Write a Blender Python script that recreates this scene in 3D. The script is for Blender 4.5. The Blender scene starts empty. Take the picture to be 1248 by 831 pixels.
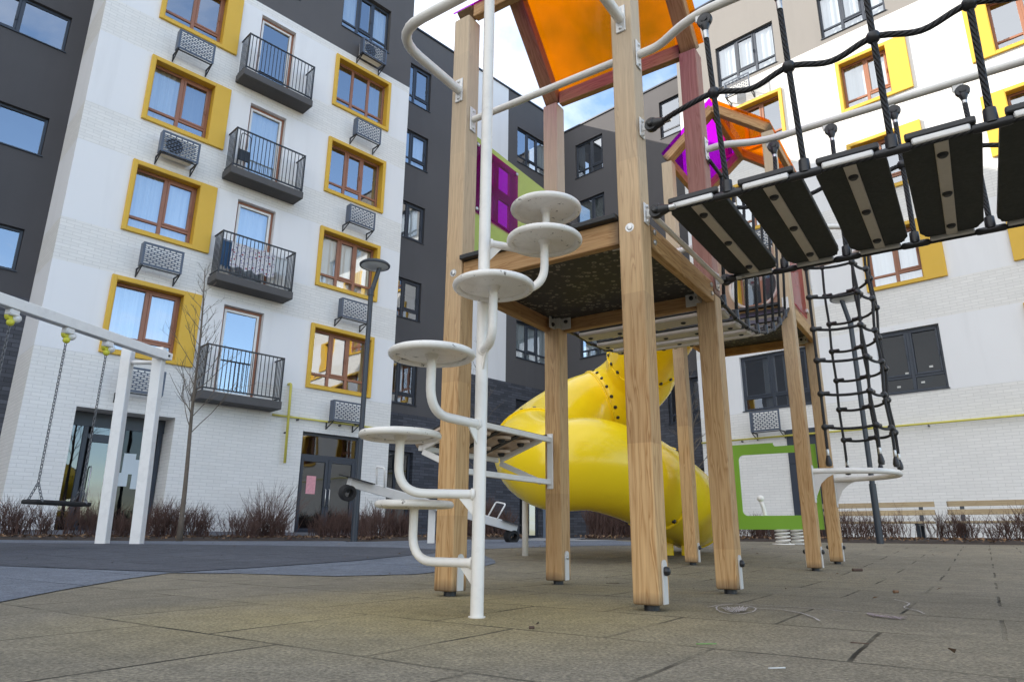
import bpy, bmesh, math, random
from mathutils import Vector, Matrix, noise
from mathutils.geometry import delaunay_2d_cdt
random.seed(7)
PI = math.pi
R = math.radians
CZ = 0.275                                   # eye height above the rubber paving
sc = bpy.context.scene
COL = sc.collection
V = Vector

# ------------------------------------------------------------------ materials
def newmat(name):
    m = bpy.data.materials.new(name); m.use_nodes = True
    nt = m.node_tree; nt.nodes.clear()
    out = nt.nodes.new('ShaderNodeOutputMaterial')
    return m, nt, out
def nd(nt, t, **kw):
    n = nt.nodes.new('ShaderNode' + t)
    for k, v in kw.items():
        if hasattr(n, k): setattr(n, k, v)
        else: n.inputs[k.replace('_', ' ')].default_value = v
    return n
def lk(nt, a, b): nt.links.new(a, b)
def rgb(c): return (c[0], c[1], c[2], 1.0)
def ramp(nt, fac, stops):
    r = nt.nodes.new('ShaderNodeValToRGB'); e = r.color_ramp.elements
    while len(e) < len(stops): e.new(0.5)
    for el, (p, c) in zip(e, stops): el.position = p; el.color = rgb(c) if not isinstance(c, float) else (c, c, c, 1)
    lk(nt, fac, r.inputs[0]); return r.outputs[0]
def mixc(nt, fac, a, b, mode='MIX'):
    n = nt.nodes.new('ShaderNodeMix'); n.data_type = 'RGBA'; n.blend_type = mode
    for s, v in ((n.inputs[0], fac), (n.inputs[6], a), (n.inputs[7], b)):
        if isinstance(v, (int, float)): s.default_value = v
        elif isinstance(v, tuple): s.default_value = rgb(v)
        else: lk(nt, v, s)
    return n.outputs[2]
def mth(nt, op, a, b=0.0, c=None):
    n = nt.nodes.new('ShaderNodeMath'); n.operation = op
    for i, v in enumerate((a, b, c)):
        if v is None: continue
        if isinstance(v, (int, float)): n.inputs[i].default_value = v
        else: lk(nt, v, n.inputs[i])
    return n.outputs[0]
def coords(nt, kind='Object', scale=(1, 1, 1), rnd=False):
    tc = nt.nodes.new('ShaderNodeTexCoord'); mp = nt.nodes.new('ShaderNodeMapping')
    mp.inputs['Scale'].default_value = scale
    src = tc.outputs[kind]
    if rnd:
        oi = nt.nodes.new('ShaderNodeObjectInfo'); ad = nt.nodes.new('ShaderNodeVectorMath'); ad.operation = 'ADD'
        ml = nt.nodes.new('ShaderNodeVectorMath'); ml.operation = 'SCALE'; ml.inputs[3].default_value = 17.3
        lk(nt, oi.outputs['Random'], ml.inputs[0]); lk(nt, src, ad.inputs[0]); lk(nt, ml.outputs[0], ad.inputs[1]); src = ad.outputs[0]
    lk(nt, src, mp.inputs['Vector']); return mp.outputs['Vector']
def nz(nt, vec, scale, detail=4.0, rough=0.55, dist=0.0):
    n = nd(nt, 'TexNoise'); lk(nt, vec, n.inputs['Vector'])
    n.inputs['Scale'].default_value = scale; n.inputs['Detail'].default_value = detail
    n.inputs['Roughness'].default_value = rough; n.inputs['Distortion'].default_value = dist
    return n.outputs[0]
def bump(nt, h, strength=0.3, dist=0.01):
    b = nt.nodes.new('ShaderNodeBump'); b.inputs['Strength'].default_value = strength; b.inputs['Distance'].default_value = dist
    lk(nt, h, b.inputs['Height']); return b.outputs['Normal']
def princ(nt, out, color, rough=0.5, metal=0.0, normal=None, spec=0.5, coat=0.0):
    p = nt.nodes.new('ShaderNodeBsdfPrincipled')
    for key, v in (('Base Color', color), ('Roughness', rough), ('Metallic', metal)):
        if isinstance(v, tuple): p.inputs[key].default_value = rgb(v)
        elif isinstance(v, (int, float)): p.inputs[key].default_value = v
        else: lk(nt, v, p.inputs[key])
    p.inputs['Specular IOR Level'].default_value = spec
    p.inputs['Coat Weight'].default_value = coat
    if normal is not None: lk(nt, normal, p.inputs['Normal'])
    lk(nt, p.outputs[0], out.inputs[0]); return p
def paint(name, c, rough=0.4, var=0.12, scale=6.0, metal=0.0, bmp=0.0, bscale=200, spec=0.5, coord='Object', grime=0.0, gscale=7.0):
    m, nt, out = newmat(name); v = coords(nt, coord, rnd=(coord == 'Object'))
    n = nz(nt, v, scale, 5)
    col = mixc(nt, n, tuple(x * (1 - var) for x in c), tuple(min(1, x * (1 + var)) for x in c))
    if grime:
        gm = ramp(nt, nz(nt, v, gscale, 7, .68, .4), [(0.50, 0.0), (0.72, grime)]); sc_ = ramp(nt, nz(nt, coords(nt, coord, (1, 1, 9), rnd=True), gscale*6, 3, .7), [(0.66, 0.0), (0.72, grime)])
        col = mixc(nt, gm, col, tuple(x*.55 for x in c)); col = mixc(nt, sc_, col, tuple(x*.6+.05 for x in c))
    n2 = nz(nt, v, scale * 5, 4)
    rg = mth(nt, 'MULTIPLY_ADD', n2, rough * 0.5, rough * 0.75)
    nm = bump(nt, nz(nt, v, bscale, 2), bmp, 0.002) if bmp else None
    princ(nt, out, col, rg, metal, nm, spec); return m

def wood(name, pale, dark, grey=None):
    m, nt, out = newmat(name)
    v = coords(nt, 'Object', (1, 1, 0.07), rnd=True)
    warp = nz(nt, v, 14, 3)
    w = nd(nt, 'TexWave'); w.wave_type = 'RINGS'; w.rings_direction = 'Z'
    w.inputs['Scale'].default_value = 11; w.inputs['Distortion'].default_value = 11; w.inputs['Detail'].default_value = 2.5; w.inputs['Detail Scale'].default_value = 2.2
    v2 = coords(nt, 'Object', (1, 1, 0.09), rnd=True); lk(nt, v2, w.inputs['Vector'])
    grain = ramp(nt, w.outputs[0], [(0.0, pale), (0.6, tuple(a * .55 + b * .45 for a, b in zip(pale, dark))), (0.86, dark), (1.0, pale)])
    fib = nz(nt, coords(nt, 'Object', (1, 1, 0.018), rnd=True), 170, 3)
    c1 = mixc(nt, mth(nt, 'MULTIPLY', fib, 0.62), grain, tuple(x * .45 for x in dark))
    # finger jointed lamellas: each length of timber has its own tone
    tc = nt.nodes.new('ShaderNodeTexCoord'); sp = nt.nodes.new('ShaderNodeSeparateXYZ'); lk(nt, tc.outputs['Object'], sp.inputs[0])
    oi = nt.nodes.new('ShaderNodeObjectInfo')
    zz = mth(nt, 'FLOOR', mth(nt, 'MULTIPLY_ADD', sp.outputs['Z'], 1.55, mth(nt, 'MULTIPLY', oi.outputs['Random'], 31.0)))
    wn = nd(nt, 'TexWhiteNoise'); wn.noise_dimensions = '1D'; lk(nt, zz, wn.inputs['W'])
    c2 = mixc(nt, 1.0, c1, ramp(nt, wn.outputs[0], [(0, (.86, .84, .83)), (.5, (.95, .95, .95)), (1, (1.08, 1.08, 1.07))]), 'MULTIPLY')
    blot = nz(nt, coords(nt, 'Object', (1, 1, 0.25), rnd=True), 5, 4)
    c2 = mixc(nt, ramp(nt, blot, [(0.45, 0.0), (0.75, 0.45)]), c2, tuple(x * .6 for x in pale))
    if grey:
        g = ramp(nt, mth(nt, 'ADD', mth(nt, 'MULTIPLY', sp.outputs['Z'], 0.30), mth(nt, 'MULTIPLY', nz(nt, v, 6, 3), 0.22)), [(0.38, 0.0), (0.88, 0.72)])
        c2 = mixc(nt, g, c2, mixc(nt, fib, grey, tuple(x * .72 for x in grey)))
    c2 = mixc(nt, ramp(nt, mth(nt, 'ADD', sp.outputs['Z'], mth(nt, 'MULTIPLY', blot, .05)), [(0.022, 0.75), (0.075, 0.0)]), c2, (.05, .04, .03))
    h = mth(nt, 'ADD', w.outputs[0], mth(nt, 'MULTIPLY', fib, 0.8))
    princ(nt, out, c2, 0.62, 0, bump(nt, h, 0.22, 0.002), 0.35); return m

def brickmat(name, c, mortar, bw=0.40, bh=0.10, var=0.10, strength=0.65):
    m, nt, out = newmat(name)
    uv = coords(nt, 'UV')
    b = nd(nt, 'TexBrick'); lk(nt, uv, b.inputs['Vector'])
    b.inputs['Scale'].default_value = 1.0; b.inputs['Brick Width'].default_value = bw; b.inputs['Row Height'].default_value = bh
    b.inputs['Mortar Size'].default_value = 0.007; b.inputs['Mortar Smooth'].default_value = 0.25; b.inputs['Bias'].default_value = 0.0
    b.inputs['Color1'].default_value = rgb(tuple(x * (1 - var) for x in c)); b.inputs['Color2'].default_value = rgb(tuple(x * (1 + var) for x in c)); b.inputs['Mortar'].default_value = rgb(mortar)
    n = nz(nt, uv, 0.35, 5); n2 = nz(nt, uv, 24, 4)
    col = mixc(nt, 1.0, b.outputs['Color'], ramp(nt, n, [(0.3, (.95, .95, .945)), (0.7, (1.02, 1.02, 1.02))]), 'MULTIPLY')
    h = mth(nt, 'MULTIPLY_ADD', b.outputs['Fac'], -1.0, mth(nt, 'MULTIPLY', n2, 0.45))
    princ(nt, out, col, 0.75, 0, bump(nt, h, strength, 0.02), 0.25); return m
def plaster(name, c, var=0.05):
    m, nt, out = newmat(name); uv = coords(nt, 'UV')
    n = nz(nt, uv, 0.5, 6); n2 = nz(nt, coords(nt, 'UV', (1.6, .16, 1)), 1.4, 5); g = nz(nt, uv, 70, 3)
    col = mixc(nt, n, tuple(x * (1 - var) for x in c), tuple(x * (1 + var) for x in c))
    col = mixc(nt, ramp(nt, n2, [(0.52, 0.0), (0.8, 0.28)]), col, tuple(x * .74 for x in c))
    princ(nt, out, col, 0.9, 0, bump(nt, g, 0.25, 0.01), 0.2); return m
def schlick(nt, r0, normal=None):
    lw = nd(nt, 'LayerWeight'); lw.inputs['Blend'].default_value = .5
    if normal is not None: lk(nt, normal, lw.inputs['Normal'])
    return mth(nt, 'MULTIPLY_ADD', mth(nt, 'POWER', lw.outputs['Facing'], 4.0), 1-r0, r0)
def glassmat(name, tint=(.80, .85, .86), r0=.36, wob=0.05):
    m, nt, out = newmat(name)
    t = nd(nt, 'BsdfTransparent'); t.inputs[0].default_value = rgb(tint)
    g = nd(nt, 'BsdfGlossy'); g.inputs['Roughness'].default_value = 0.015; g.inputs['Color'].default_value = (0.93, 0.96, 1.0, 1)
    nm = bump(nt, nz(nt, coords(nt, 'Object', rnd=True), 0.9, 2), wob, 0.05); lk(nt, nm, g.inputs['Normal'])
    mx = nd(nt, 'MixShader'); lk(nt, schlick(nt, r0), mx.inputs[0]); lk(nt, t.outputs[0], mx.inputs[1]); lk(nt, g.outputs[0], mx.inputs[2])
    lk(nt, mx.outputs[0], out.inputs[0]); return m
def acrylic(name, c, haze=0.12, r0=.04, gl=.6):
    m, nt, out = newmat(name)
    t = nd(nt, 'BsdfTransparent'); t.inputs[0].default_value = rgb(c)
    tl = nd(nt, 'BsdfTranslucent'); tl.inputs[0].default_value = rgb(c)
    v = coords(nt, 'Object', rnd=True); n = nz(nt, v, 2.2, 4)
    m0 = nd(nt, 'MixShader'); lk(nt, mth(nt, 'MULTIPLY_ADD', n, haze * 1.2, haze * .5), m0.inputs[0]); lk(nt, t.outputs[0], m0.inputs[1]); lk(nt, tl.outputs[0], m0.inputs[2])
    g = nd(nt, 'BsdfGlossy'); g.inputs['Roughness'].default_value = 0.08
    mx = nd(nt, 'MixShader'); lk(nt, mth(nt, 'MULTIPLY', schlick(nt, r0), gl), mx.inputs[0]); lk(nt, m0.outputs[0], mx.inputs[1]); lk(nt, g.outputs[0], mx.inputs[2])
    lk(nt, mx.outputs[0], out.inputs[0]); return m
def rubber(name, base, alt, stain=None, th=R(145.83), tile=True, grit=0.35):
    m, nt, out = newmat(name)
    tc = nt.nodes.new('ShaderNodeTexCoord'); pos = tc.outputs['Object']
    big = nz(nt, pos, 0.55, 5); mid = nz(nt, pos, 3.0, 5, 0.65); fine = nz(nt, pos, 95, 4, 0.75); spk = nz(nt, pos, 230, 2, .6); sml = nz(nt, pos, 11, 5, .7)
    col = mixc(nt, ramp(nt, big, [(0.32, 0.0), (0.68, 1.0)]), base, alt)
    col = mixc(nt, ramp(nt, mid, [(0.35, 0.0), (0.75, 0.45)]), col, tuple(x * .62 for x in base))
    if stain:
        # worn yellow sand tint where feet land: round the climbing pole and by the posts
        s = nz(nt, pos, 2.3, 5, .65); tot = None
        for cx, cy, rad, am in ((-.15, 2.75, 1.3, 1.0), (-.75, 2.4, .9, .7), (.35, 3.9, 1.5, .45), (1.3, 5.0, 2.0, .35)):
            d = nt.nodes.new('ShaderNodeVectorMath'); d.operation = 'DISTANCE'; lk(nt, pos, d.inputs[0]); d.inputs[1].default_value = (cx, cy, 0)
            k = mth(nt, 'MULTIPLY', mth(nt, 'MAXIMUM', mth(nt, 'SUBTRACT', 1.0, mth(nt, 'DIVIDE', d.outputs['Value'], rad)), 0.0), am)
            tot = k if tot is None else mth(nt, 'MAXIMUM', tot, k)
        col = mixc(nt, mth(nt, 'MULTIPLY', ramp(nt, mth(nt, 'MULTIPLY', tot, mth(nt, 'ADD', s, .55)), [(0.06, 0.0), (0.75, 1.0)]), .8), col, stain)
    col = mixc(nt, 1.0, col, ramp(nt, fine, [(0.28, (.30, .30, .30)), (0.5, (1, 1, 1)), (0.72, (1.85, 1.80, 1.7))]), 'MULTIPLY')
    col = mixc(nt, 1.0, col, ramp(nt, sml, [(0.3, (.80, .80, .80)), (0.7, (1.16, 1.16, 1.15))]), 'MULTIPLY')
    col = mixc(nt, ramp(nt, spk, [(0.66, 0.0), (0.74, 0.6)]), col, tuple(min(1, x * 2.4) for x in base))
    h = mth(nt, 'ADD', mth(nt, 'MULTIPLY', fine, 0.6), mth(nt, 'MULTIPLY', mid, 0.4))
    if tile:
        mp = nt.nodes.new('ShaderNodeMapping'); mp.inputs['Rotation'].default_value = (0, 0, -th)
        wr = nt.nodes.new('ShaderNodeVectorMath'); wr.operation = 'MULTIPLY_ADD'
        nv = nd(nt, 'TexNoise'); lk(nt, pos, nv.inputs['Vector']); nv.inputs['Scale'].default_value = 5
        lk(nt, nv.outputs['Color'], wr.inputs[0]); wr.inputs[1].default_value = (.018, .018, 0); lk(nt, pos, wr.inputs[2])
        lk(nt, wr.outputs[0], mp.inputs['Vector'])
        b = nd(nt, 'TexBrick'); lk(nt, mp.outputs[0], b.inputs['Vector']); b.inputs['Scale'].default_value = 1
        b.inputs['Brick Width'].default_value = 0.62; b.inputs['Row Height'].default_value = 0.62; b.inputs['Mortar Size'].default_value = 0.0075; b.inputs['Mortar Smooth'].default_value = 0.5
        b.inputs['Color1'].default_value = (.94, .94, .94, 1); b.inputs['Color2'].default_value = (1.04, 1.04, 1.04, 1)
        gap = mth(nt, 'MULTIPLY', b.outputs['Fac'], ramp(nt, nz(nt, pos, 1.7, 3, .7), [(0.40, 0.10), (0.60, 1.0)]))
        col = mixc(nt, 1.0, col, mixc(nt, b.outputs['Fac'], b.outputs['Color'], (1., 1., 1.)), 'MULTIPLY')
        col = mixc(nt, gap, col, tuple(x * .13 for x in base))
        h = mth(nt, 'SUBTRACT', h, mth(nt, 'MULTIPLY', gap, 2.0))
    princ(nt, out, col, 0.9, 0, bump(nt, h, grit, 0.012), 0.2); return m

M = {}
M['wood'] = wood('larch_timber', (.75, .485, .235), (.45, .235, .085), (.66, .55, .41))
M['wood_beam'] = wood('larch_beam', (.66, .40, .185), (.42, .215, .08))
M['wood_red_lit'] = wood('red_lit_timber', (.46, .23, .18), (.33, .145, .11))  # red light from the roof panels painted into the wood colour
M['wood_bench'] = wood('bench_timber', (.66, .53, .34), (.45, .34, .20))
M['white_metal'] = paint('white_powder_coat', (.80, .765, .71), .30, .05, 5, grime=.32)
M['white_frame'] = paint('white_painted_steel', (.78, .77, .75), .4, .04, 3, grime=.25)
M['steel'] = paint('zinc_steel', (.56, .56, .55), .38, .15, 30, .85)
M['plate'] = paint('pale_bracket_steel', (.66, .65, .63), .42, .08, 20, .25)
M['black_plastic'] = paint('black_plastic', (.018, .018, .02), .38, .2, 20)
M['rope'] = None
M['hpl'] = paint('black_deck_board', (.022, .023, .024), .55, .25, 15, 0, .3, 160)
M['slat_beige'] = paint('beige_coated_steel', (.60, .545, .47), .5, .10, 25, 0, .2, 90)
M['tread'] = paint('tread_rubber', (.040, .043, .038), .82, .22, 12, 0, .5, 260)
M['lime'] = paint('lime_panel', (.42, .53, .085), .45, .06, 4, grime=.2)
M['green'] = paint('green_panel', (.22, .47, .025), .42, .06, 4)
M['yellow_slide'] = paint('yellow_polyethylene', (.98, .69, .014), .20, .05, 2.5, 0, .06, 60, .5, grime=.16, gscale=3.0)
M['yellow_pipe'] = paint('yellow_pipe_paint', (.62, .55, .10), .5, .15, 8)
M['yellow_trim'] = paint('ochre_window_trim', (.68, .415, .040), .55, .06, 2)
M['brown_frame'] = paint('brown_window_frame', (.30, .130, .075), .42, .08, 3)
M['dark_frame'] = paint('graphite_window_frame', (.033, .042, .060), .42, .1, 3)
M['navy_box'] = paint('blue_grey_metal', (.080, .100, .140), .45, .1, 4)
M['rail_metal'] = paint('black_railing_steel', (.016, .018, .023), .45, .1, 4)
M['slab'] = paint('dark_grey_concrete', (.085, .082, .083), .8, .12, 3, 0, .2, 40)
M['lamp_metal'] = paint('graphite_lamp_paint', (.028, .036, .048), .38, .12, 5)
M['lamp_glass'] = paint('opal_diffuser', (.62, .64, .64), .25, .05, 5)
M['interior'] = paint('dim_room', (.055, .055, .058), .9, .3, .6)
M['roof'] = paint('roof_felt', (.11, .11, .115), .9, .15, 1)
M['tyre'] = paint('tyre_rubber', (.018, .018, .019), .8, .2, 20, 0, .4, 120)
M['galv'] = paint('dark_chain', (.16, .165, .175), .45, .2, 40, .6)
M['yellow_cap'] = paint('yellow_cap', (.62, .60, .05), .4, .08, 8)
M['stone'] = paint('concrete_post', (.20, .20, .215), .8, .15, 10, 0, .3, 60)
M['white_brick'] = brickmat('white_glazed_brick', (.79, .775, .75), (.67, .66, .64), .32, .082, var=.03, strength=.5)
M['white_plaster'] = plaster('white_plaster', (.79, .79, .80), .03)
M['grey_plaster'] = plaster('graphite_plaster', (.112, .108, .112), .13)
M['charcoal_plaster'] = plaster('charcoal_plaster', (.082, .080, .086), .16)
M['dark_brick'] = brickmat('dark_clinker', (.082, .087, .105), (.040, .042, .050), .40, .10, .28, .5)
M['navy_pale'] = paint('blue_grey_cladding', (.19, .235, .30), .5, .06, 3)
M['glass'] = glassmat('window_glass')
M['glass_dark'] = glassmat('dark_window_glass', (.32, .35, .37), .13)
M['glass_film'] = glassmat('tinted_glass', (.30, .33, .35), .035)
M['bubble'] = glassmat('clear_bubble', (.93, .95, .95), .06, .0)
M['orange'] = acrylic('orange_polycarbonate', (1.0, .47, .022), .09)
M['magenta'] = acrylic('magenta_polycarbonate', (.70, .07, .82), .07, gl=.16)
M['pink'] = acrylic('pink_polycarbonate', (.86, .36, .40), .4)
M['paper_pink'] = paint('pink_notice', (.72, .34, .38), .7, .35, 30)
M['paper'] = paint('paper_notice', (.60, .66, .70), .7, .05, 6)
M['blind'] = paint('pale_blind', (.62, .66, .62), .8, .05, 3)
M['foil'] = paint('crumpled_foil', (.86, .86, .83), .35, .10, 6, .35, 1.0, 9)
M['chalk'] = paint('chalk', (.45, .405, .385), .95, .38, 60)
M['chalk_pink'] = paint('pink_chalk', (.40, .31, .335), .95, .35, 60)
M['soil'] = paint('bed_soil', (.055, .042, .034), .95, .5, 9, 0, 1.0, 30)
M['trunk'] = paint('grey_bark', (.13, .105, .08), .85, .35, 14, 0, .8, 50)
M['twig'] = paint('dry_twig', (.105, .058, .045), .85, .3, 3)
M['leaf_dry'] = paint('dry_leaf', (.22, .115, .06), .85, .6, 1.2)
M['stick'] = paint('litter', (.09, .055, .04), .8, .3, 30)
M['green_bit'] = paint('green_straw', (.16, .30, .09), .7, .2, 30)
M['white_bit'] = paint('paper_scrap', (.6, .6, .58), .8, .1, 30)
M['jeans'] = paint('blue_cloth', (.045, .105, .21), .9, .2, 6)
M['khaki_rubber'] = rubber('khaki_rubber_tiles', (.200, .177, .135), (.248, .218, .163), (.31, .252, .125))
M['blue_rubber'] = rubber('blue_grey_rubber', (.150, .168, .205), (.178, .195, .228), None, grit=.25)
M['dark_rubber'] = rubber('slate_rubber', (.082, .088, .105), (.100, .104, .120), (.112, .102, .104), grit=.25)
M['grey_rubber'] = rubber('pale_grey_paving', (.30, .31, .32), (.34, .34, .345), None, grit=.2)

def special_mats():
    # black twisted rope: fine diagonal strands
    m, nt, out = newmat('black_rope'); uv = coords(nt, 'UV')
    w = nd(nt, 'TexWave'); w.wave_type = 'BANDS'; w.bands_direction = 'DIAGONAL'; w.inputs['Scale'].default_value = 1.0; w.inputs['Distortion'].default_value = .4
    mp = nt.nodes.new('ShaderNodeMapping'); mp.inputs['Scale'].default_value = (24, 4.0, 1); lk(nt, uv, mp.inputs['Vector']); lk(nt, mp.outputs[0], w.inputs['Vector'])
    princ(nt, out, mixc(nt, w.outputs[0], (.008, .008, .009), (.030, .030, .032)), .55, 0, bump(nt, w.outputs[0], .8, .004), .4); M['rope'] = m
    # deck underside: dark plate with pale anti-slip rings
    m, nt, out = newmat('deck_underside'); v = coords(nt, 'Object')
    vo = nd(nt, 'TexVoronoi'); lk(nt, v, vo.inputs['Vector']); vo.inputs['Scale'].default_value = 26; vo.feature = 'F1'
    ring = ramp(nt, vo.outputs['Distance'], [(0.12, 0.0), (0.20, 1.0), (0.30, 1.0), (0.38, 0.0)])
    msk = ramp(nt, nz(nt, v, 9, 4), [(0.40, 0.0), (0.56, 1.0)])
    princ(nt, out, mixc(nt, mth(nt, 'MULTIPLY', mth(nt, 'MULTIPLY', ring, msk), .9), (.026, .026, .025), (.26, .23, .19)), .6); M['underside'] = m
    # curtains
    m, nt, out = newmat('curtain_cloth'); v = coords(nt, 'Object', (6, 6, .25), rnd=True); n = nz(nt, v, 2.2, 4)
    p = princ(nt, out, mixc(nt, n, (.50, .54, .58), (.80, .82, .83)), .9); M['curtain'] = m
    m, nt, out = newmat('grey_curtain_cloth'); v = coords(nt, 'Object', (6, 6, .25), rnd=True); n = nz(nt, v, 2.2, 4)
    princ(nt, out, mixc(nt, n, (.10, .11, .13), (.22, .23, .25)), .9); M['curtain_grey'] = m
    # flowered sheet
    m, nt, out = newmat('flowered_cloth'); v = coords(nt, 'Object')
    vo = nd(nt, 'TexVoronoi'); lk(nt, v, vo.inputs['Vector']); vo.inputs['Scale'].default_value = 9
    vo2 = nd(nt, 'TexVoronoi'); lk(nt, v, vo2.inputs['Vector']); vo2.inputs['Scale'].default_value = 17
    c = mixc(nt, ramp(nt, vo2.outputs['Distance'], [(.22, 1.0), (.34, 0.0)]), (.74, .73, .76), (.20, .18, .38))
    c = mixc(nt, ramp(nt, vo.outputs['Distance'], [(.18, 1.0), (.28, 0.0)]), c, (.34, .05, .10))
    princ(nt, out, c, .9); M['flower'] = m
    # white disc paint with chipped rim
    m, nt, out = newmat('chipped_white_paint'); v = coords(nt, 'Object', rnd=True)
    ch = ramp(nt, nz(nt, v, 38, 3, .7), [(.64, 0.0), (.68, 1.0)])
    col = mixc(nt, ch, mixc(nt, nz(nt, v, 6, 4), (.76, .725, .67), (.83, .80, .75)), (.22, .20, .18))
    gm = ramp(nt, nz(nt, v, 9, 7, .7, .5), [(.48, 0.0), (.72, .38)]); col = mixc(nt, gm, col, (.44, .40, .35))
    princ(nt, out, col, .30); M['disc_top'] = m
    m, nt, out = newmat('leaf_litter'); v = coords(nt, 'Object'); n = nz(nt, v, 11, 3)
    princ(nt, out, ramp(nt, n, [(.3, (.06, .04, .03)), (.48, (.16, .10, .065)), (.62, (.30, .17, .08)), (.72, (.42, .33, .22))]), .85); M['litter'] = m
special_mats()

# ------------------------------------------------------------------ mesh helpers
def wloc(o):
    p = V((0, 0, 0))
    while o is not None: p += o.location; o = o.parent
    return p
def wmat(o):
    m = Matrix.Identity(4)
    while o is not None: m = Matrix.LocRotScale(o.location, o.rotation_euler, None) @ m; o = o.parent
    return m
def tag(o, label=None, cat=None, group=None, kind=None):
    for k, v in (('label', label), ('category', cat), ('group', group), ('kind', kind)):
        if v: o[k] = v
    return o
def thing(name, loc, label, cat, group=None):
    o = bpy.data.objects.new(name, None); COL.objects.link(o); o.location = loc; o.empty_display_size = .1
    return tag(o, label, cat, group)
def obj(name, bm, mats, parent=None, smooth=False, origin=None, angle=None):
    """bm is in world coordinates; origin: where the object's own origin goes"""
    pw = wloc(parent) if parent else V((0, 0, 0))
    og = V(origin) if origin is not None else pw
    bmesh.ops.recalc_face_normals(bm, faces=bm.faces[:]) if smooth == 'recalc' else None
    bm.transform(Matrix.Translation(-og))
    me = bpy.data.meshes.new(name); bm.to_mesh(me); bm.free()
    for m in (mats if isinstance(mats, (list, tuple)) else [mats]): me.materials.append(m)
    if smooth:
        for p in me.polygons: p.use_smooth = True
        if angle: me.set_sharp_from_angle(angle=angle)
    o = bpy.data.objects.new(name, me); COL.objects.link(o)
    if parent:
        o.parent = parent; pm = wmat(parent)
        q = pm.inverted() @ Matrix.Translation(og); o.location = q.to_translation(); o.rotation_euler = q.to_euler()
    else: o.location = og
    return o
PROTO = {}
def inst(name, key, build, c, axis, parent, mat, smooth=True):
    """one small fitting of its own at c along axis; all of a kind share their mesh"""
    k = (key, mat)
    if k not in PROTO:
        bm = bmesh.new(); build(bm); me = bpy.data.meshes.new(name); bm.to_mesh(me); bm.free(); me.materials.append(M[mat])
        if smooth:
            for p in me.polygons: p.use_smooth = True
            me.set_sharp_from_angle(angle=R(40))
        PROTO[k] = me
    o = bpy.data.objects.new(name, PROTO[k]); COL.objects.link(o); z = V(axis).normalized()
    up = V((0, 0, 1)) if abs(z.z) < .95 else V((0, 1, 0)); x = up.cross(z).normalized(); y = z.cross(x)
    m = Matrix.Translation(V(c)) @ Matrix((x, y, z)).transposed().to_4x4(); o.parent = parent
    m = wmat(parent).inverted() @ m; o.location = m.to_translation(); o.rotation_euler = m.to_euler(); return o
O0 = (0, 0, 0); ZZ = (0, 0, 1)
def P_cap(r, h): return lambda bm: lathe(bm, O0, ZZ, [(r, 0), (r, h*.4), (r*.65, h*.9), (0, h)], 12)
def copy_tree(o, parent=None):
    c = o.copy(); COL.objects.link(c)
    if parent: c.parent = parent
    for ch in o.children: copy_tree(ch, c)
    return c
def bxf(bm, c, X, Y, Z, hx, hy, hz, mi=0, bev=0.0, seg=1):
    """box with centre c, axes X Y Z and half sizes"""
    c, X, Y, Z = V(c), V(X).normalized(), V(Y).normalized(), V(Z).normalized()
    vs = [bm.verts.new(c + X * (hx * sx) + Y * (hy * sy) + Z * (hz * sz)) for sz in (-1, 1) for sy in (-1, 1) for sx in (-1, 1)]
    fs = [bm.faces.new([vs[i] for i in q]) for q in ((0, 2, 3, 1), (4, 5, 7, 6), (0, 1, 5, 4), (2, 6, 7, 3), (0, 4, 6, 2), (1, 3, 7, 5))]
    if (X.cross(Y)).dot(Z) < 0:
        for f in fs: f.normal_flip()
    for f in fs: f.material_index = mi
    if bev:
        es = list({e for f in fs for e in f.edges})
        r = bmesh.ops.bevel(bm, geom=es, offset=bev, segments=seg, affect='EDGES', profile=.5, clamp_overlap=True)
        for f in r['faces']: f.material_index = mi
    return fs
def bx(bm, x0, x1, y0, y1, z0, z1, mi=0, bev=0.0, seg=1):
    return bxf(bm, ((x0+x1)/2, (y0+y1)/2, (z0+z1)/2), (1, 0, 0), (0, 1, 0), (0, 0, 1), abs(x1-x0)/2, abs(y1-y0)/2, abs(z1-z0)/2, mi, bev, seg)
def smoothpath(pts, n=6, closed=False):
    pts = [V(p) for p in pts]; out = []; N = len(pts)
    rng = range(N if closed else N - 1)
    for i in rng:
        p0 = pts[(i-1) % N] if (closed or i > 0) else pts[0]*2 - pts[1]
        p1 = pts[i]; p2 = pts[(i+1) % N]
        p3 = pts[(i+2) % N] if (closed or i + 2 < N) else pts[-1]*2 - pts[-2]
        for k in range(n):
            t = k / n
            out.append(.5*((2*p1) + (p2-p0)*t + (2*p0-5*p1+4*p2-p3)*t*t + (3*p1-p0-3*p2+p3)*t*t*t))
    if not closed: out.append(pts[-1])
    return out
def rounded(pts, r=0.1, n=6):
    """polyline with rounded corners"""
    pts = [V(p) for p in pts]; out = [pts[0]]
    for i in range(1, len(pts)-1):
        a, b, c = pts[i-1], pts[i], pts[i+1]
        d1 = (a-b); d2 = (c-b); rr = min(r, d1.length*.49, d2.length*.49)
        p0 = b + d1.normalized()*rr; p2 = b + d2.normalized()*rr
        for k in range(n+1):
            t = k/n; out.append(p0*(1-t)**2 + b*2*t*(1-t) + p2*t*t)
    out.append(pts[-1]); return out
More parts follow.
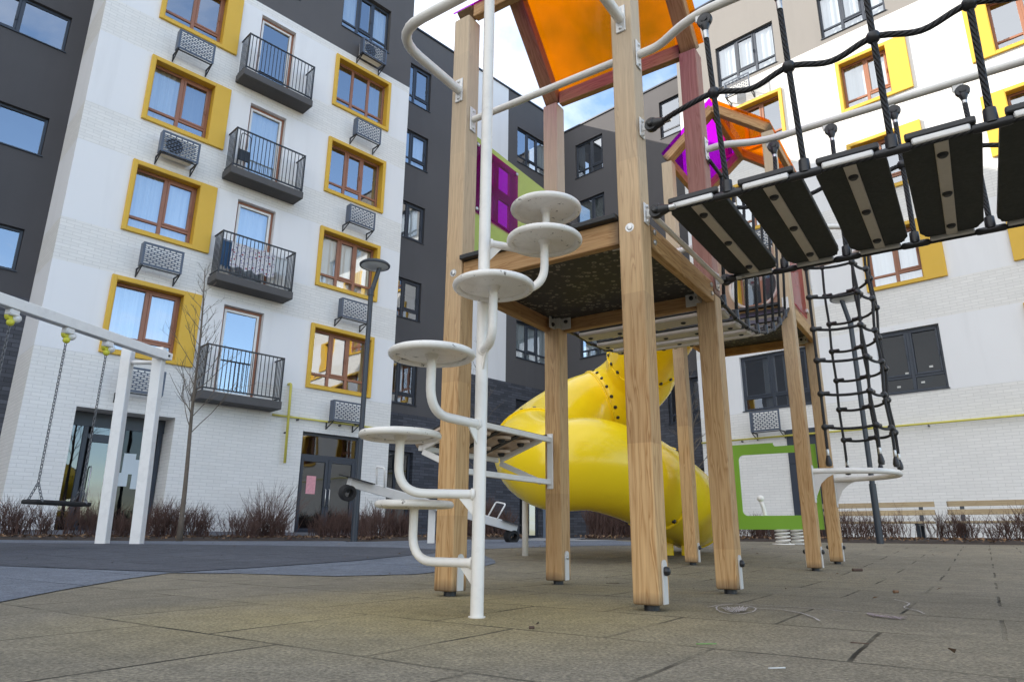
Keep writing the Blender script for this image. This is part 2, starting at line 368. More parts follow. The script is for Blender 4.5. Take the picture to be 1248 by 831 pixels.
def tube(bm, pts, r, seg=10, mi=0, caps=True, uvl=None, r1=None, closed=False, radii=None):
    pts = [V(p) for p in pts]; N = len(pts); rings = []
    t0 = (pts[1]-pts[0]).normalized(); up = V((0, 0, 1)) if abs(t0.z) < .9 else V((1, 0, 0))
    nrm = t0.cross(up).normalized(); acc = 0; lens = []
    for i in range(N):
        if closed: t = (pts[(i+1) % N]-pts[i-1]).normalized()
        else: t = (pts[min(i+1, N-1)]-pts[max(i-1, 0)]).normalized()
        nrm = (nrm - t*nrm.dot(t)).normalized(); bi = t.cross(nrm)
        rr = radii[i] if radii else (r if r1 is None else r+(r1-r)*i/(N-1))
        rings.append([bm.verts.new(pts[i] + (nrm*math.cos(2*PI*k/seg)+bi*math.sin(2*PI*k/seg))*rr) for k in range(seg)])
        acc += (pts[i]-pts[i-1]).length if i else 0; lens.append(acc)
    uv = bm.loops.layers.uv.verify() if uvl else None
    for i in range(N if closed else N-1):
        A, B = rings[i], rings[(i+1) % N]
        for k in range(seg):
            f = bm.faces.new((A[k], A[(k+1) % seg], B[(k+1) % seg], B[k])); f.material_index = mi; f.smooth = True
            if uv:
                for lp, (u, vv) in zip(f.loops, ((lens[i], k), (lens[i], k+1), (lens[min(i+1, N-1)], k+1), (lens[min(i+1, N-1)], k))): lp[uv].uv = (u, vv/seg)
    if caps and not closed:
        for rg, s in ((rings[0], 1), (rings[-1], 0)):
            f = bm.faces.new(rg[::-1] if s else rg); f.material_index = mi
    return rings
def lathe(bm, c, axis, prof, seg=20, mi=0, smooth=True):
    """prof: list of (radius, height along axis) from bottom to top"""
    c = V(c); ax = V(axis).normalized(); up = V((0, 0, 1)) if abs(ax.z) < .9 else V((1, 0, 0))
    X = ax.cross(up).normalized(); Y = ax.cross(X); rings = []
    for r, h in prof:
        if r < 1e-6: rings.append([bm.verts.new(c + ax*h)])
        else: rings.append([bm.verts.new(c + ax*h + (X*math.cos(2*PI*k/seg)+Y*math.sin(2*PI*k/seg))*r) for k in range(seg)])
    for A, B in zip(rings, rings[1:]):
        for k in range(seg):
            a0, a1 = A[k % len(A)], A[(k+1) % len(A)]; b0, b1 = B[k % len(B)], B[(k+1) % len(B)]
            q = [a0, a1, b1, b0]; q2 = []
            for v_ in q:
                if v_ not in q2: q2.append(v_)
            if len(q2) > 2:
                f = bm.faces.new(q2); f.material_index = mi; f.smooth = smooth
def flip_out(bm): bmesh.ops.recalc_face_normals(bm, faces=bm.faces[:])
def nb(): return bmesh.new()
def ball(bm, c, r, seg=10, mi=0, squash=1.0, axis=(0, 0, 1)):
    lathe(bm, c, axis, [(r*math.sin(PI*i/(seg//2+1)), -r*squash*math.cos(PI*i/(seg//2+1))) for i in range(seg//2+2)], seg, mi)
def prism(bm, pts, off, mi=0, bev=0.0):
    """polygon pts (3d, planar) extruded by vector off"""
    off = V(off); A = [bm.verts.new(V(p)) for p in pts]; B = [bm.verts.new(V(p)+off) for p in pts]; n = len(A)
    fs = [bm.faces.new(A[::-1]), bm.faces.new(B)] + [bm.faces.new((A[i], A[(i+1) % n], B[(i+1) % n], B[i])) for i in range(n)]
    for f in fs: f.material_index = mi
    bmesh.ops.recalc_face_normals(bm, faces=fs)
    if bev: bmesh.ops.bevel(bm, geom=list({e for f in fs for e in f.edges}), offset=bev, segments=1, affect='EDGES')
    return fs
def timber(name, p0, p1, w, h, parent, mat='wood', side=None, bev=.008):
    """bevelled timber from p0 to p1; local z runs along the grain; w across 'side', h across the third axis"""
    p0, p1 = V(p0), V(p1); z = (p1-p0); L = z.length; z.normalize()
    s = V(side) if side is not None else V((1, 0, 0)); s = (s - z*s.dot(z)).normalized(); t = z.cross(s)
    bm = nb(); bxf(bm, (0, 0, L/2), (1, 0, 0), (0, 1, 0), (0, 0, 1), w/2, h/2, L/2, 0, bev, 2)
    me = bpy.data.meshes.new(name); bm.to_mesh(me); bm.free(); me.materials.append(M[mat])
    o = bpy.data.objects.new(name, me); COL.objects.link(o)
    q = Matrix.Translation(p0) @ Matrix((s, t, z)).transposed().to_4x4()
    if parent: o.parent = parent; q = wmat(parent).inverted() @ q
    o.location = q.to_translation(); o.rotation_euler = q.to_euler()
    return o
def sag(p0, p1, d, n=10):
    p0, p1 = V(p0), V(p1)
    return [p0.lerp(p1, i/n) - V((0, 0, d*4*(i/n)*(1-i/n))) for i in range(n+1)]

# ------------------------------------------------------------------ camera
FPX, PITCH, ROLL = 825.1, 0.2785, 0.0084
_f = V((0, math.cos(PITCH), math.sin(PITCH))); _u = V((0, -math.sin(PITCH), math.cos(PITCH))); _r = V((1, 0, 0))
RI = _r*math.cos(ROLL) + _u*math.sin(ROLL); UP = -_r*math.sin(ROLL) + _u*math.cos(ROLL)
cam = bpy.data.cameras.new('camera'); co = bpy.data.objects.new('camera', cam); COL.objects.link(co)
cam.sensor_width = 36; cam.lens = 36*FPX/1248; cam.clip_end = 2000; cam.clip_start = .02
co.matrix_world = Matrix.Translation((0, 0, CZ)) @ Matrix((RI, UP, -_f)).transposed().to_4x4()
sc.camera = co
def ray(px, py): return RI*((px-624)/FPX) - UP*((py-415.5)/FPX) + _f
def at(px, py, Y):                     # the point seen at a photo pixel at forward distance Y (metres)
    d = ray(px, py); return d*(Y/d.y) + V((0, 0, CZ))
def C(x, y, z): return V((x, y, z+CZ))  # eye-relative height to world

# ------------------------------------------------------------------ ground
def sst(t): t = max(0, min(1, t)); return t*t*(3-2*t)
def g(x, y):
    return CZ + (-.275 + sst((y-4.2)/7.0)*.170 - .075*sst((-x-.5)/3.5)*sst((y-8.5)/5))
def ong(px, py):
    d = ray(px, py); lo, hi = .5, 60
    for _ in range(60):
        m = (lo+hi)/2; p = d*(m/d.y)
        if p.z + CZ > g(p.x, p.y): lo = m
        else: hi = m
    return d*(lo/d.y) + V((0, 0, CZ))
def axis_list(a, b, step, far):
    l = [a + step*i for i in range(int(round((b-a)/step))+1)]
    return [-far, -far*.5, a-40, a-15, a-5] + l + [b+5, b+15, b+40, far*.5, far]
xs = axis_list(-14, 20, .5, 400); ys = axis_list(-2, 26, .5, 400)
bm = nb(); grid = [[bm.verts.new((x, y, g(x, y))) for x in xs] for y in ys]
for j in range(len(ys)-1):
    for i in range(len(xs)-1): bm.faces.new((grid[j][i], grid[j][i+1], grid[j+1][i+1], grid[j+1][i]))
tag(obj('ground', bm, M['khaki_rubber'], smooth=True), kind='structure')
def gmesh(x, y):                        # height of the ground sheet itself (bilinear in its cells)
    def cell(l, v):
        for i in range(len(l)-1):
            if l[i] <= v <= l[i+1]: return i
        return 0
    i, j = cell(xs, x), cell(ys, y); tx = (x-xs[i])/(xs[i+1]-xs[i]); ty = (y-ys[j])/(ys[j+1]-ys[j])
    h = lambda a, b: g(xs[a], ys[b])
    return (h(i, j)*(1-tx)+h(i+1, j)*tx)*(1-ty) + (h(i, j+1)*(1-tx)+h(i+1, j+1)*tx)*ty
def drape(name, poly, lift, mat, step=.5):
    """a surfacing sheet with the outline poly (x, y) lying on the ground"""
    P = []
    n = len(poly)
    for k in range(n):
        a, b = poly[k], poly[(k+1) % n]; L = math.hypot(b[0]-a[0], b[1]-a[1]); m = max(1, int(L/step))
        for t in range(m): P.append((a[0]+(b[0]-a[0])*t/m, a[1]+(b[1]-a[1])*t/m))
    xs_ = [p[0] for p in poly]; ys_ = [p[1] for p in poly]
    def inside(x, y):
        c = False; j = len(P)-1
        for i in range(len(P)):
            if (P[i][1] > y) != (P[j][1] > y) and x < (P[j][0]-P[i][0])*(y-P[i][1])/(P[j][1]-P[i][1])+P[i][0]: c = not c
            j = i
        return c
    pts = [V(p) for p in P]; edges = [(i, (i+1) % len(P)) for i in range(len(P))]
    x = math.floor(min(xs_)/step)*step
    while x < max(xs_):
        y = math.floor(min(ys_)/step)*step
        while y < max(ys_):
            if inside(x, y) and all((x-p[0])**2+(y-p[1])**2 > .01 for p in P): pts.append(V((x, y)))
            y += step
        x += step
    vo, eo, fo, _, _, _ = delaunay_2d_cdt(pts, edges, [list(range(len(P)))], 1, 1e-4)
    bm = nb(); vs = [bm.verts.new((p.x, p.y, gmesh(p.x, p.y)+lift)) for p in vo]
    for f in fo:
        try: bm.faces.new([vs[i] for i in f])
        except ValueError: pass
    for f in bm.faces:
        if f.normal.z < 0: f.normal_flip()
    bm.normal_update()
    for f in bm.faces:
        if f.normal.z < 0: f.normal_flip()
    return tag(obj(name, bm, mat, smooth=True), kind='structure')
def pxpoly(pp): return [tuple(ong(*p)[:2]) for p in pp]
drape('blue_paving', pxpoly([(-160, 764), (0, 734), (77, 719), (159, 705), (207, 698.6), (288, 699), (409, 702.5), (505, 700), (560, 694.5), (590, 690), (604, 686.5), (603, 683), (592, 677.5), (586, 673), (592, 669), (659, 666.5), (720, 665.2), (800, 664.2)]) + [(2.6, 23), (-6, 26), (-16, 22), (-18, 8), (-9, 3.2)], .004, M['blue_rubber'])
drape('slate_paving', pxpoly([(-70, 687), (0, 690), (100, 694), (215, 698), (300, 693), (430, 684), (500, 677), (560, 671.5), (480, 667.5), (300, 664.5), (120, 662.5), (0, 661.5), (-70, 661)]), .008, M['dark_rubber'])
drape('path', [(-.2, 13.2), (1.3, 12.6), (2.4, 16), (3.4, 22.5), (3.0, 27.5), (1.0, 27.0), (.6, 20), (.1, 16)], .009, M['grey_rubber'])

drape('paving', [tuple(q[:2]) for q in (V((math.cos(-.76129), math.sin(-.76129), 0))*u + V((-math.sin(-.76129), math.cos(-.76129), 0))*d for u, d in ((-10.5, 20.55), (-10.5, 16.9), (8, 16.9), (8, 20.55)))], .006, M['grey_rubber'])
drape('paving', [tuple(q[:2]) for q in (V((math.cos(.79363), math.sin(.79363), 0))*u + V((-math.sin(.79363), math.cos(.79363), 0))*d for u, d in ((-8, 16.8), (12.6, 16.8), (12.6, 16.0), (-8, 16.0)))], .010, M['grey_rubber'])
# ------------------------------------------------------------------ buildings
class Face:
    """a facade plane: P(u, off, z); off counts outwards from the wall"""
    def __init__(s, o, ud, out): s.o, s.u, s.out = V(o), V(ud).normalized(), V(out).normalized()
    def P(s, u, off, z): return s.o + s.u*u + s.out*off + V((0, 0, z+CZ))
AL, DL, AR, DR = 0.79363, 16.892, -0.76129, 20.612
def face(a, d):
    ud = V((math.cos(a), math.sin(a), 0)); n = V((-math.sin(a), math.cos(a), 0)); return Face(n*d, ud, -n)
L, L2, RR, R2 = face(AL, DL), face(AL, 18.5), face(AR, DR), face(AR, 22.15)
def quad(bm, F, pts, mi, out):
    vs = [bm.verts.new(F.P(*p)) for p in pts]; f = bm.faces.new(vs); f.normal_update()
    if f.normal.dot(out) < 0: f.normal_flip()
    f.material_index = mi
    uv = bm.loops.layers.uv.verify()
    idx = {v_: p for v_, p in zip(vs, pts)}
    for lp in f.loops:
        p = idx[lp.vert]; lp[uv].uv = (p[0]+p[1]*.7, p[2]) if True else (0, 0)
def wall(F, name, u0, u1, z0, z1, holes, zs_extra, us_extra, matfn, mats, parent, depth=.24):
    bm = nb()
    us = sorted({u0, u1, *us_extra, *[h[0] for h in holes], *[h[1] for h in holes]}); zs = sorted({z0, z1, *zs_extra, *[h[2] for h in holes], *[h[3] for h in holes]})
    us = [u for u in us if u0 <= u <= u1]; zs = [z for z in zs if z0 <= z <= z1]
    for a, b in zip(us, us[1:]):
        for c, d in zip(zs, zs[1:]):
            m = ((a+b)/2, (c+d)/2)
            if any(h[0] < m[0] < h[1] and h[2] < m[1] < h[3] for h in holes): continue
            quad(bm, F, [(a, 0, c), (b, 0, c), (b, 0, d), (a, 0, d)], matfn(*m), F.out)
    for h in holes:
        a, b, c, d = h[:4]; dp = h[4] if len(h) > 4 else depth
        mi = matfn((a+b)/2, (c+d)/2) if len(h) < 6 else h[5]
        quad(bm, F, [(a, 0, c), (a, -dp, c), (a, -dp, d), (a, 0, d)], mi, F.u); quad(bm, F, [(b, 0, c), (b, -dp, c), (b, -dp, d), (b, 0, d)], mi, -F.u)
        quad(bm, F, [(a, 0, c), (b, 0, c), (b, -dp, c), (a, -dp, c)], mi, V((0, 0, 1))); quad(bm, F, [(a, 0, d), (b, 0, d), (b, -dp, d), (a, -dp, d)], mi, V((0, 0, -1)))
    return obj(name, bm, [M[m] for m in mats], parent)
def fb(bm, F, u0, u1, o0, o1, z0, z1, mi=0, bev=0.0):
    return bxf(bm, F.P((u0+u1)/2, (o0+o1)/2, (z0+z1)/2), F.u, F.out, (0, 0, 1), abs(u1-u0)/2, abs(o1-o0)/2, abs(z1-z0)/2, mi, bev)
def window(parent, F, u0, u1, z0, z1, cols=(.5,), transom=.2, mat='dark_frame', rec=.17, sashes=(), inside=None, sill=True, glass='glass', name='window', glassrec=None):
    """frame with mullions at fractions cols and a low transom; panes, sill and curtain are its pieces"""
    bm = nb(); fw = .065; d0, d1 = -rec-.07, -rec
    fb(bm, F, u0, u0+fw, d0, d1, z0, z1, 0, .006); fb(bm, F, u1-fw, u1, d0, d1, z0, z1, 0, .006)
    fb(bm, F, u0+fw, u1-fw, d0, d1-.002, z0, z0+fw, 0, .006); fb(bm, F, u0+fw, u1-fw, d0, d1-.002, z1-fw, z1, 0, .006)
    edges = [u0+fw] + [u0+(u1-u0)*c for c in cols] + [u1-fw]
    for c in edges[1:-1]: fb(bm, F, c-.045, c+.045, d0, d1-.001, z0+fw, z1-fw, 0, .006)
    zt = z0 + (z1-z0)*transom
    for i in range(len(edges)-1):
        a = edges[i] + (.045 if i else 0); b = edges[i+1] - (.045 if i+1 < len(edges)-1 else 0)
        if transom: fb(bm, F, a, b, d0, d1-.003, zt-.035, zt+.035, 0, .006)
        if i in sashes:
            s0 = (zt+.035 if transom else z0+fw); s1 = z1-fw; w = .055
            fb(bm, F, a, a+w, d0, d1+.012, s0, s1, 0, .006); fb(bm, F, b-w, b, d0, d1+.012, s0, s1, 0, .006)
            fb(bm, F, a+w, b-w, d0, d1+.011, s0, s0+w, 0, .006); fb(bm, F, a+w, b-w, d0, d1+.011, s1-w, s1, 0, .006)
            bxf(bm, F.P(b-w/2, d1+.03, (s0+s1)/2-.1), F.u, F.out, (0, 0, 1), .012, .018, .07, 0, .004)
    w = obj(name, bm, M[mat], parent)
    bm = nb(); gr = -rec-.035
    for i in range(len(edges)-1):
        for c, d in (((z0+fw, zt), (zt, z1-fw)) if transom else ((z0+fw, z1-fw),)):
            # each pane hangs a hair differently, as real double glazing does
            t1, t2 = random.uniform(-.006, .006), random.uniform(-.006, .006)
            quad(bm, F, [(edges[i], gr+t1, c), (edges[i+1], gr-t1, c), (edges[i+1], gr-t1+t2, d), (edges[i], gr+t1+t2, d)], 0, F.out)
    obj('pane', bm, M[glass], w)
    if sill:
        bm = nb(); fb(bm, F, u0-.03, u1+.03, -rec-.01, .035, z0-.03, z0-.002, 0, .004); obj('sill', bm, M[mat], w)
    if inside:
        kind, rngs = inside
        bm = nb()
        for a, b in rngs:
            ua, ub = u0+(u1-u0)*a, u0+(u1-u0)*b; n = max(4, int((ub-ua)/.035)) if kind != 'blind' else 2; k = random.uniform(0, 9)
            for i in range(n):
                p, q = ua+(ub-ua)*i/n, ua+(ub-ua)*(i+1)/n
                w_ = (lambda u: .028*math.sin(u*31+k+2*math.sin(u*7))) if kind != 'blind' else (lambda u: 0)
                o = -rec-.13
                if kind == 'blind':
                    zz = z1-.02
                    while zz > z0+(z1-z0)*.12:
                        quad(bm, F, [(p, o+.02, zz-.045), (q, o+.02, zz-.045), (q, o-.02, zz), (p, o-.02, zz)], 0, F.out); zz -= .055
                else: quad(bm, F, [(p, o+w_(p), z0), (q, o+w_(q), z0), (q, o+w_(q), z1-.02), (p, o+w_(p), z1-.02)], 0, F.out)
        obj('blind' if kind == 'blind' else 'curtain', bm, M[{'cloth': 'curtain', 'grey': 'curtain_grey', 'blind': 'blind', 'foil': 'foil'}[kind]], w, smooth=(kind != 'blind'))
    return w
def surround(win, F, u0, u1, z0, z1, o0, o1, c0, c1, mat='yellow_trim'):
    """proud coloured frame u0..u1 x z0..z1 with the opening o0..o1 x c0..c1"""
    bm = nb(); A, B = -.005, .075; e = .006
    # plate pieces butt end to end; the lining runs back into the reveal
    fb(bm, F, u0, o0, A, B, z0, z1, 0, e); fb(bm, F, o1, u1, A, B, z0, z1, 0, e)
    fb(bm, F, o0, o1, A, B-.002, c1, z1, 0, e); fb(bm, F, o0, o1, A, B-.002, z0, c0, 0, e)
    t = .012
    fb(bm, F, o0+.001, o0+t, -.16, B-.004, c0+t, c1-t); fb(bm, F, o1-t, o1-.001, -.16, B-.004, c0+t, c1-t)
    fb(bm, F, o0+.001, o1-.001, -.16, B-.004, c1-t, c1-.001); fb(bm, F, o0+.001, o1-.001, -.16, B-.004, c0+.001, c0+t)
    obj('surround', bm, M[mat], win)
def shell(F, root, u0, u1, z0, z1, back, end0='white_plaster', end1='white_plaster'):
    """end walls, dim rooms behind the glass, roof and coping"""
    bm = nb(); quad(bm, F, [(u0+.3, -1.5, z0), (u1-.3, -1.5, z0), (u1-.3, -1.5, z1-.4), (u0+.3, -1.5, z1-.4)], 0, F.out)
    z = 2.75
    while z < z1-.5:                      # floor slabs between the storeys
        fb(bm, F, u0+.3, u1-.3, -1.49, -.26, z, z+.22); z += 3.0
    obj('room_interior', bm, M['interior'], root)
    bm = nb()
    fb(bm, F, u0+.002, u0+.28, -back, -.003, z0, z1-.02); obj('end_wall', bm, M[end0], root)
    bm = nb(); fb(bm, F, u1-.28, u1-.002, -back, -.003, z0, z1-.02); obj('end_wall', bm, M[end1], root)
    bm = nb(); fb(bm, F, u0+.28, u1-.28, -back, -back+.3, z0, z1-.02); obj('rear_wall', bm, M['grey_plaster'], root)
    bm = nb(); fb(bm, F, u0+.28, u1-.28, -back+.3, -.004, z1-.42, z1-.12); obj('roof', bm, M['roof'], root)
    bm = nb(); fb(bm, F, u0-.05, u1+.05, -.35, .06, z1-.03, z1+.05, 0, .01); obj('coping', bm, M['dark_frame'], root)

ZG = -.55                                 # walls run a little below ground
WL = ['white_brick', 'white_plaster', 'grey_plaster', 'dark_brick']
ROOFZ = 19.25
# --- white block on the left -------------------------------------------------
wb = thing('apartment_building', L.P(7.5, 0, -.2), 'white brick apartment block with ochre window frames and small black balconies', 'apartment building')
UA0, UA1, UC0, UC1 = 3.955, 6.000, 9.054, 11.161; ZB, ZT = 3.858, 5.719
holes = []
FL = {2: 0, 3: 3, 4: 6, 5: 9}
for k, dz in FL.items():
    holes.append((UA0+.10, UA1-.42, ZB+.10+dz, ZT-.10+dz, .26)); holes.append((UC0+.10, UC1-.10, ZB+.10+dz, ZT-.10+dz, .26)); holes.append((6.59, 7.67, 3.27+dz, 5.655+dz, .22))
holes += [(9.15, 11.0, 15.86, 17.6, .2), (6.59, 7.67, 15.86, 17.6, .2), (4.1, 5.6, 15.86, 17.6, .2)]
ENT = (3.74, 5.80, ZG, 2.60, .75); D2 = (9.12, 11.0, ZG, 2.66, .2)
holes += [ENT, D2]
def matL(u, z):
    if z > 15.0: return 2
    if z < 3.78: return 0
    r = (z-3.78) % 3.0
    return 1 if r < 1.98 else 0
bands = [3.78, 15.0] + [3.78+3*k for k in range(1, 4)] + [3.78+1.98+3*k for k in range(4)]
wall(L, 'front_wall', 2.76, 11.95, ZG, ROOFZ, holes, bands, [], matL, WL, wb)
Lside = Face(L.P(2.76, 0, -CZ), -L.out, -L.u)
wall(Lside, 'side_wall', 0, 1.62, ZG, ROOFZ, [], bands, [], matL, WL, wb)
shell(L, wb, 2.76, 11.95, ZG, ROOFZ, 12, 'grey_plaster', 'white_plaster')
cur = {(2, 0): ('cloth', [(.02, .98)]), (3, 0): ('cloth', [(.02, .98)]), (4, 0): ('cloth', [(.0, .52)]), (5, 0): None, (3, 1): ('foil', [(.02, .98)]), (4, 1): None, (5, 1): ('grey', [(.68, .98)]), (2, 1): None}
for k, dz in FL.items():
    w = window(wb, L, UA0+.112, UA1-.432, ZB+.112+dz, ZT-.112+dz, (.50,), .215, 'brown_frame', .17, (1,), cur[(k, 0)], sill=False)
    surround(w, L, UA0, UA1, ZB+dz, ZT+dz, UA0+.10, UA1-.42, ZB+.10+dz, ZT-.10+dz)
    if k == 4:
        bm = nb(); n = 14
        for i in range(n):
            p, q = 4.84+.68*i/n, 4.84+.68*(i+1)/n
            quad(bm, L, [(p, -.42+.02*math.sin(i*1.7), ZB+dz+.1), (q, -.42+.02*math.sin((i+1)*1.7), ZB+dz+.1), (q, -.42+.02*math.sin((i+1)*1.7), ZT+dz-.1), (p, -.42+.02*math.sin(i*1.7), ZT+dz-.1)], 0, L.out)
        obj('curtain', bm, M['curtain_grey'], w, smooth=True)
    w = window(wb, L, UC0+.112, UC1-.112, ZB+.112+dz, ZT-.112+dz, (.345, .665), .215, 'brown_frame', .17, (1,) if k != 5 else (), cur[(k, 1)], sill=False)
    surround(w, L, UC0, UC1, ZB+dz, ZT+dz, UC0+.10, UC1-.10, ZB+.10+dz, ZT-.10+dz)
    # balcony door with a white inner sash
    w = window(wb, L, 6.595, 7.665, 3.275+dz, 5.65+dz, (), 0, 'brown_frame', .13, (), {2: None, 3: ('cloth', [(.05, .95)]), 4: ('cloth', [(.05, .95)]), 5: None}[k], sill=False, name='balcony_door')
    bm = nb(); a, b, c, d = 6.665, 7.595, 3.345+dz, 5.58+dz; o0, o1 = -.19, -.12
    fb(bm, L, a, a+.06, o0, o1, c, d, 0, .005); fb(bm, L, b-.06, b, o0, o1, c, d, 0, .005); fb(bm, L, a+.06, b-.06, o0, o1, c, c+.08, 0, .005); fb(bm, L, a+.06, b-.06, o0, o1, d-.06, d, 0, .005)
    fb(bm, L, a+.02, a+.04, o1, o1+.05, (c+d)/2-.15, (c+d)/2, 0, .004)
    obj('sash', bm, M['white_frame'], w)
    # balcony: slab and railing
    bm = nb(); fb(bm, L, 6.08, 8.16, -.003, .55, 3.05+dz, 3.26+dz, 0, .012)
    bal = obj('balcony', bm, M['slab'], wb)
    bm = nb(); zb, zt = 3.30+dz, 4.40+dz; f = .50; u0, u1 = 6.11, 8.13
    for z in (zb+.03, zt):
        fb(bm, L, u0, u1, f, f+.03, z-.018, z+.018); fb(bm, L, u0, u0+.028, 0.0, f-.001, z-.017, z+.017); fb(bm, L, u1-.028, u1, 0.0, f-.001, z-.017, z+.017)
    for u in (u0, u1-.035): fb(bm, L, u, u+.035, f-.003, f+.033, 3.255+dz, zt+.02)
    n = 19
    for i in range(1, n):
        u = u0+(u1-u0)*i/n; fb(bm, L, u-.008, u+.008, f+.007, f+.023, zb+.045, zt-.015)
    for uu in (u0+.006, u1-.022):
        for i in range(1, 6):
            o = f*i/6; fb(bm, L, uu, uu+.016, o-.008, o+.008, zb+.045, zt-.015)
    obj('railing', bm, M['rail_metal'], bal)
for u0, u1, c, s in ((9.17, 10.98, (.34, .66), ('cloth', [(.0, .34), (.6, 1.0)])), (6.61, 7.65, (), None), (4.12, 5.58, (.5,), None)):
    window(wb, L, u0, u1, 15.88, 17.58, c, .2, 'dark_frame', .13, (1,), s)
# entrance in its recess
bm = nb(); F = L; rz = -.62; e0, e1 = ENT[0], ENT[1]
zf = -.18
fb(bm, F, e0, e1, rz-.06, rz, 2.28, 2.60); 
for u in (e0, e0+.36, e0+1.12, e1-.12): fb(bm, F, u, u+.10, rz-.06, rz+.001, zf, 2.28, 0, .006)
fb(bm, F, e0+.1, e1-.12, rz-.06, rz-.001, zf, zf+.14); fb(bm, F, e0+.46, e0+1.12, rz-.06, rz-.001, 2.02, 2.12)
fb(bm, F, e0+.50, e0+.56, rz-.05, rz+.02, zf+.14, 2.02, 0, .005); fb(bm, F, e0+1.04, e0+1.10, rz-.05, rz+.02, zf+.14, 2.02, 0, .005)
fb(bm, F, e0+.56, e0+1.04, rz-.05, rz+.019, 1.94, 2.02, 0, .005); fb(bm, F, e0+.56, e0+1.04, rz-.05, rz+.019, zf+.14, zf+.30, 0, .005)
dr = obj('entrance_door', bm, M['dark_frame'], wb)
bm = nb()
for a, b in ((e0+.1, e0+.36), (e0+.56, e0+1.04)): quad(bm, F, [(a, rz-.03, zf), (b, rz-.03, zf), (b, rz-.03, 2.28), (a, rz-.03, 2.28)], 0, F.out)
obj('pane', bm, M['glass_dark'], dr)
bm = nb(); quad(bm, F, [(e0+1.22, rz-.03, zf), (e1-.12, rz-.03, zf), (e1-.12, rz-.03, 2.28), (e0+1.22, rz-.03, 2.28)], 0, F.out); obj('pane', bm, M['glass_film'], dr)
bm = nb(); tube(bm, [F.P(e0+.62, rz+.02, .55), F.P(e0+.62, rz+.09, .6), F.P(e0+.62, rz+.09, 1.35), F.P(e0+.62, rz+.02, 1.4)], .014, 8); obj('handle', bm, M['steel'], dr)
bm = nb()
for a, b, c, d in ((e0+1.27, e0+1.53, 1.28, 1.75), (e0+1.50, e0+1.80, .95, 1.62), (e0+1.22, e0+1.42, 1.0, 1.3)): fb(bm, F, a, b, rz-.026, rz-.02+random.uniform(0, .004), c, d)
obj('notice', bm, M['paper'], dr)
bm = nb(); fb(bm, F, 2.74, 11.97, .0, .03, ZG, .02); obj('plinth', bm, M['stone'], wb)
# second, double door
bm = nb(); rz = -.14; e0, e1 = D2[0], D2[1]; em = (e0+e1)/2
for u in (e0, e1-.09): fb(bm, F, u, u+.09, rz-.06, rz, zf, 2.66, 0, .006)
fb(bm, F, e0+.09, e1-.09, rz-.06, rz-.001, 2.58, 2.66); fb(bm, F, e0+.09, e1-.09, rz-.06, rz-.001, 1.98, 2.07)
for a, b in ((e0+.09, em-.005), (em+.005, e1-.09)):
    fb(bm, F, a, a+.09, rz-.06, rz+.01, zf, 1.98, 0, .006); fb(bm, F, b-.09, b, rz-.06, rz+.01, zf, 1.98, 0, .006); fb(bm, F, a+.09, b-.09, rz-.06, rz+.008, 1.88, 1.98, 0, .006); fb(bm, F, a+.09, b-.09, rz-.06, rz+.008, zf, .12, 0, .006)
dr = obj('entrance_door', bm, M['dark_frame'], wb)
bm = nb(); quad(bm, F, [(e0+.09, rz-.03, zf), (e1-.09, rz-.03, zf), (e1-.09, rz-.03, 2.6), (e0+.09, rz-.03, 2.6)], 0, F.out); obj('pane', bm, M['glass_dark'], dr)
bm = nb()
for s in (-1, 1): tube(bm, [F.P(em+s*.06, rz+.01, .7), F.P(em+s*.06, rz+.07, .72), F.P(em+s*.06, rz+.07, 1.15), F.P(em+s*.06, rz+.01, 1.17)], .013, 8)
obj('handle', bm, M['steel'], dr)
bm = nb(); fb(bm, F, e0+.32, e0+.60, rz-.026, rz-.02, 1.02, 1.50)
obj('notice', bm, M['paper_pink'], dr)

# --- graphite wing on the far left (same plane as the recessed middle wing) ---
gb = thing('apartment_building', L2.P(0, 0, -.2), 'dark graphite apartment wing at the left edge behind the swing', 'apartment building')
lw = [(2.38-1.75, 2.38, 5.78+3*k, 7.48+3*k-.6 if False else 6.83+3*k, .12) for k in range(0, 4)]
gh = [(a, b, c-.0, d+.0, .16) for a, b, c, d, _ in lw] + [(.9, 2.25, 1.3, 3.0, .16)]
wall(L2, 'front_wall', -40, 2.9, ZG, ROOFZ, gh, [5.2], [], lambda u, z: 2 if z > 5.2 else 3, ['white_brick', 'white_plaster', 'charcoal_plaster', 'dark_brick'], gb)
shell(L2, gb, -40, 2.9, ZG, ROOFZ, 12, 'grey_plaster', 'grey_plaster')
for a, b, c, d, _ in gh: window(gb, L2, a+.005, b-.005, c+.005, d-.005, (.42,), 0, 'dark_frame', .09, (0,), None)
# --- recessed graphite corner wing in the middle ------------------------------
mb = thing('apartment_building', L2.P(18, 0, -.2), 'graphite corner apartment wing recessed between the two white blocks, with a white stripe', 'apartment building')
lz = [(15.85, 17.58), (13.22, 14.66), (10.26, 11.70), (7.26, 8.71), (4.23, 5.72)]
holes = [(12.55, 14.11, a, b, .16) for a, b in lz]
rz_ = [(15.83, 17.6), (12.86, 14.45), (9.86, 11.45), (6.92, 8.50), (3.95, 5.2)]
holes += [(19.05, 21.1, a, b, .16) for a, b in rz_]
DM = (12.75, 14.10, ZG, 2.64, .3); DM2 = (19.3, 20.5, ZG, 1.75, .3)
holes += [DM, DM2]
def matM(u, z):
    if 16.6 < u < 18.46 and z > 5.8: return 1
    return 2 if z > (3.9 if u < 16.6 else 5.8) else 3
wall(L2, 'front_wall', 11.5, 21.859, ZG, ROOFZ, holes, [3.9, 5.8], [16.6, 18.46], matM, WL, mb)
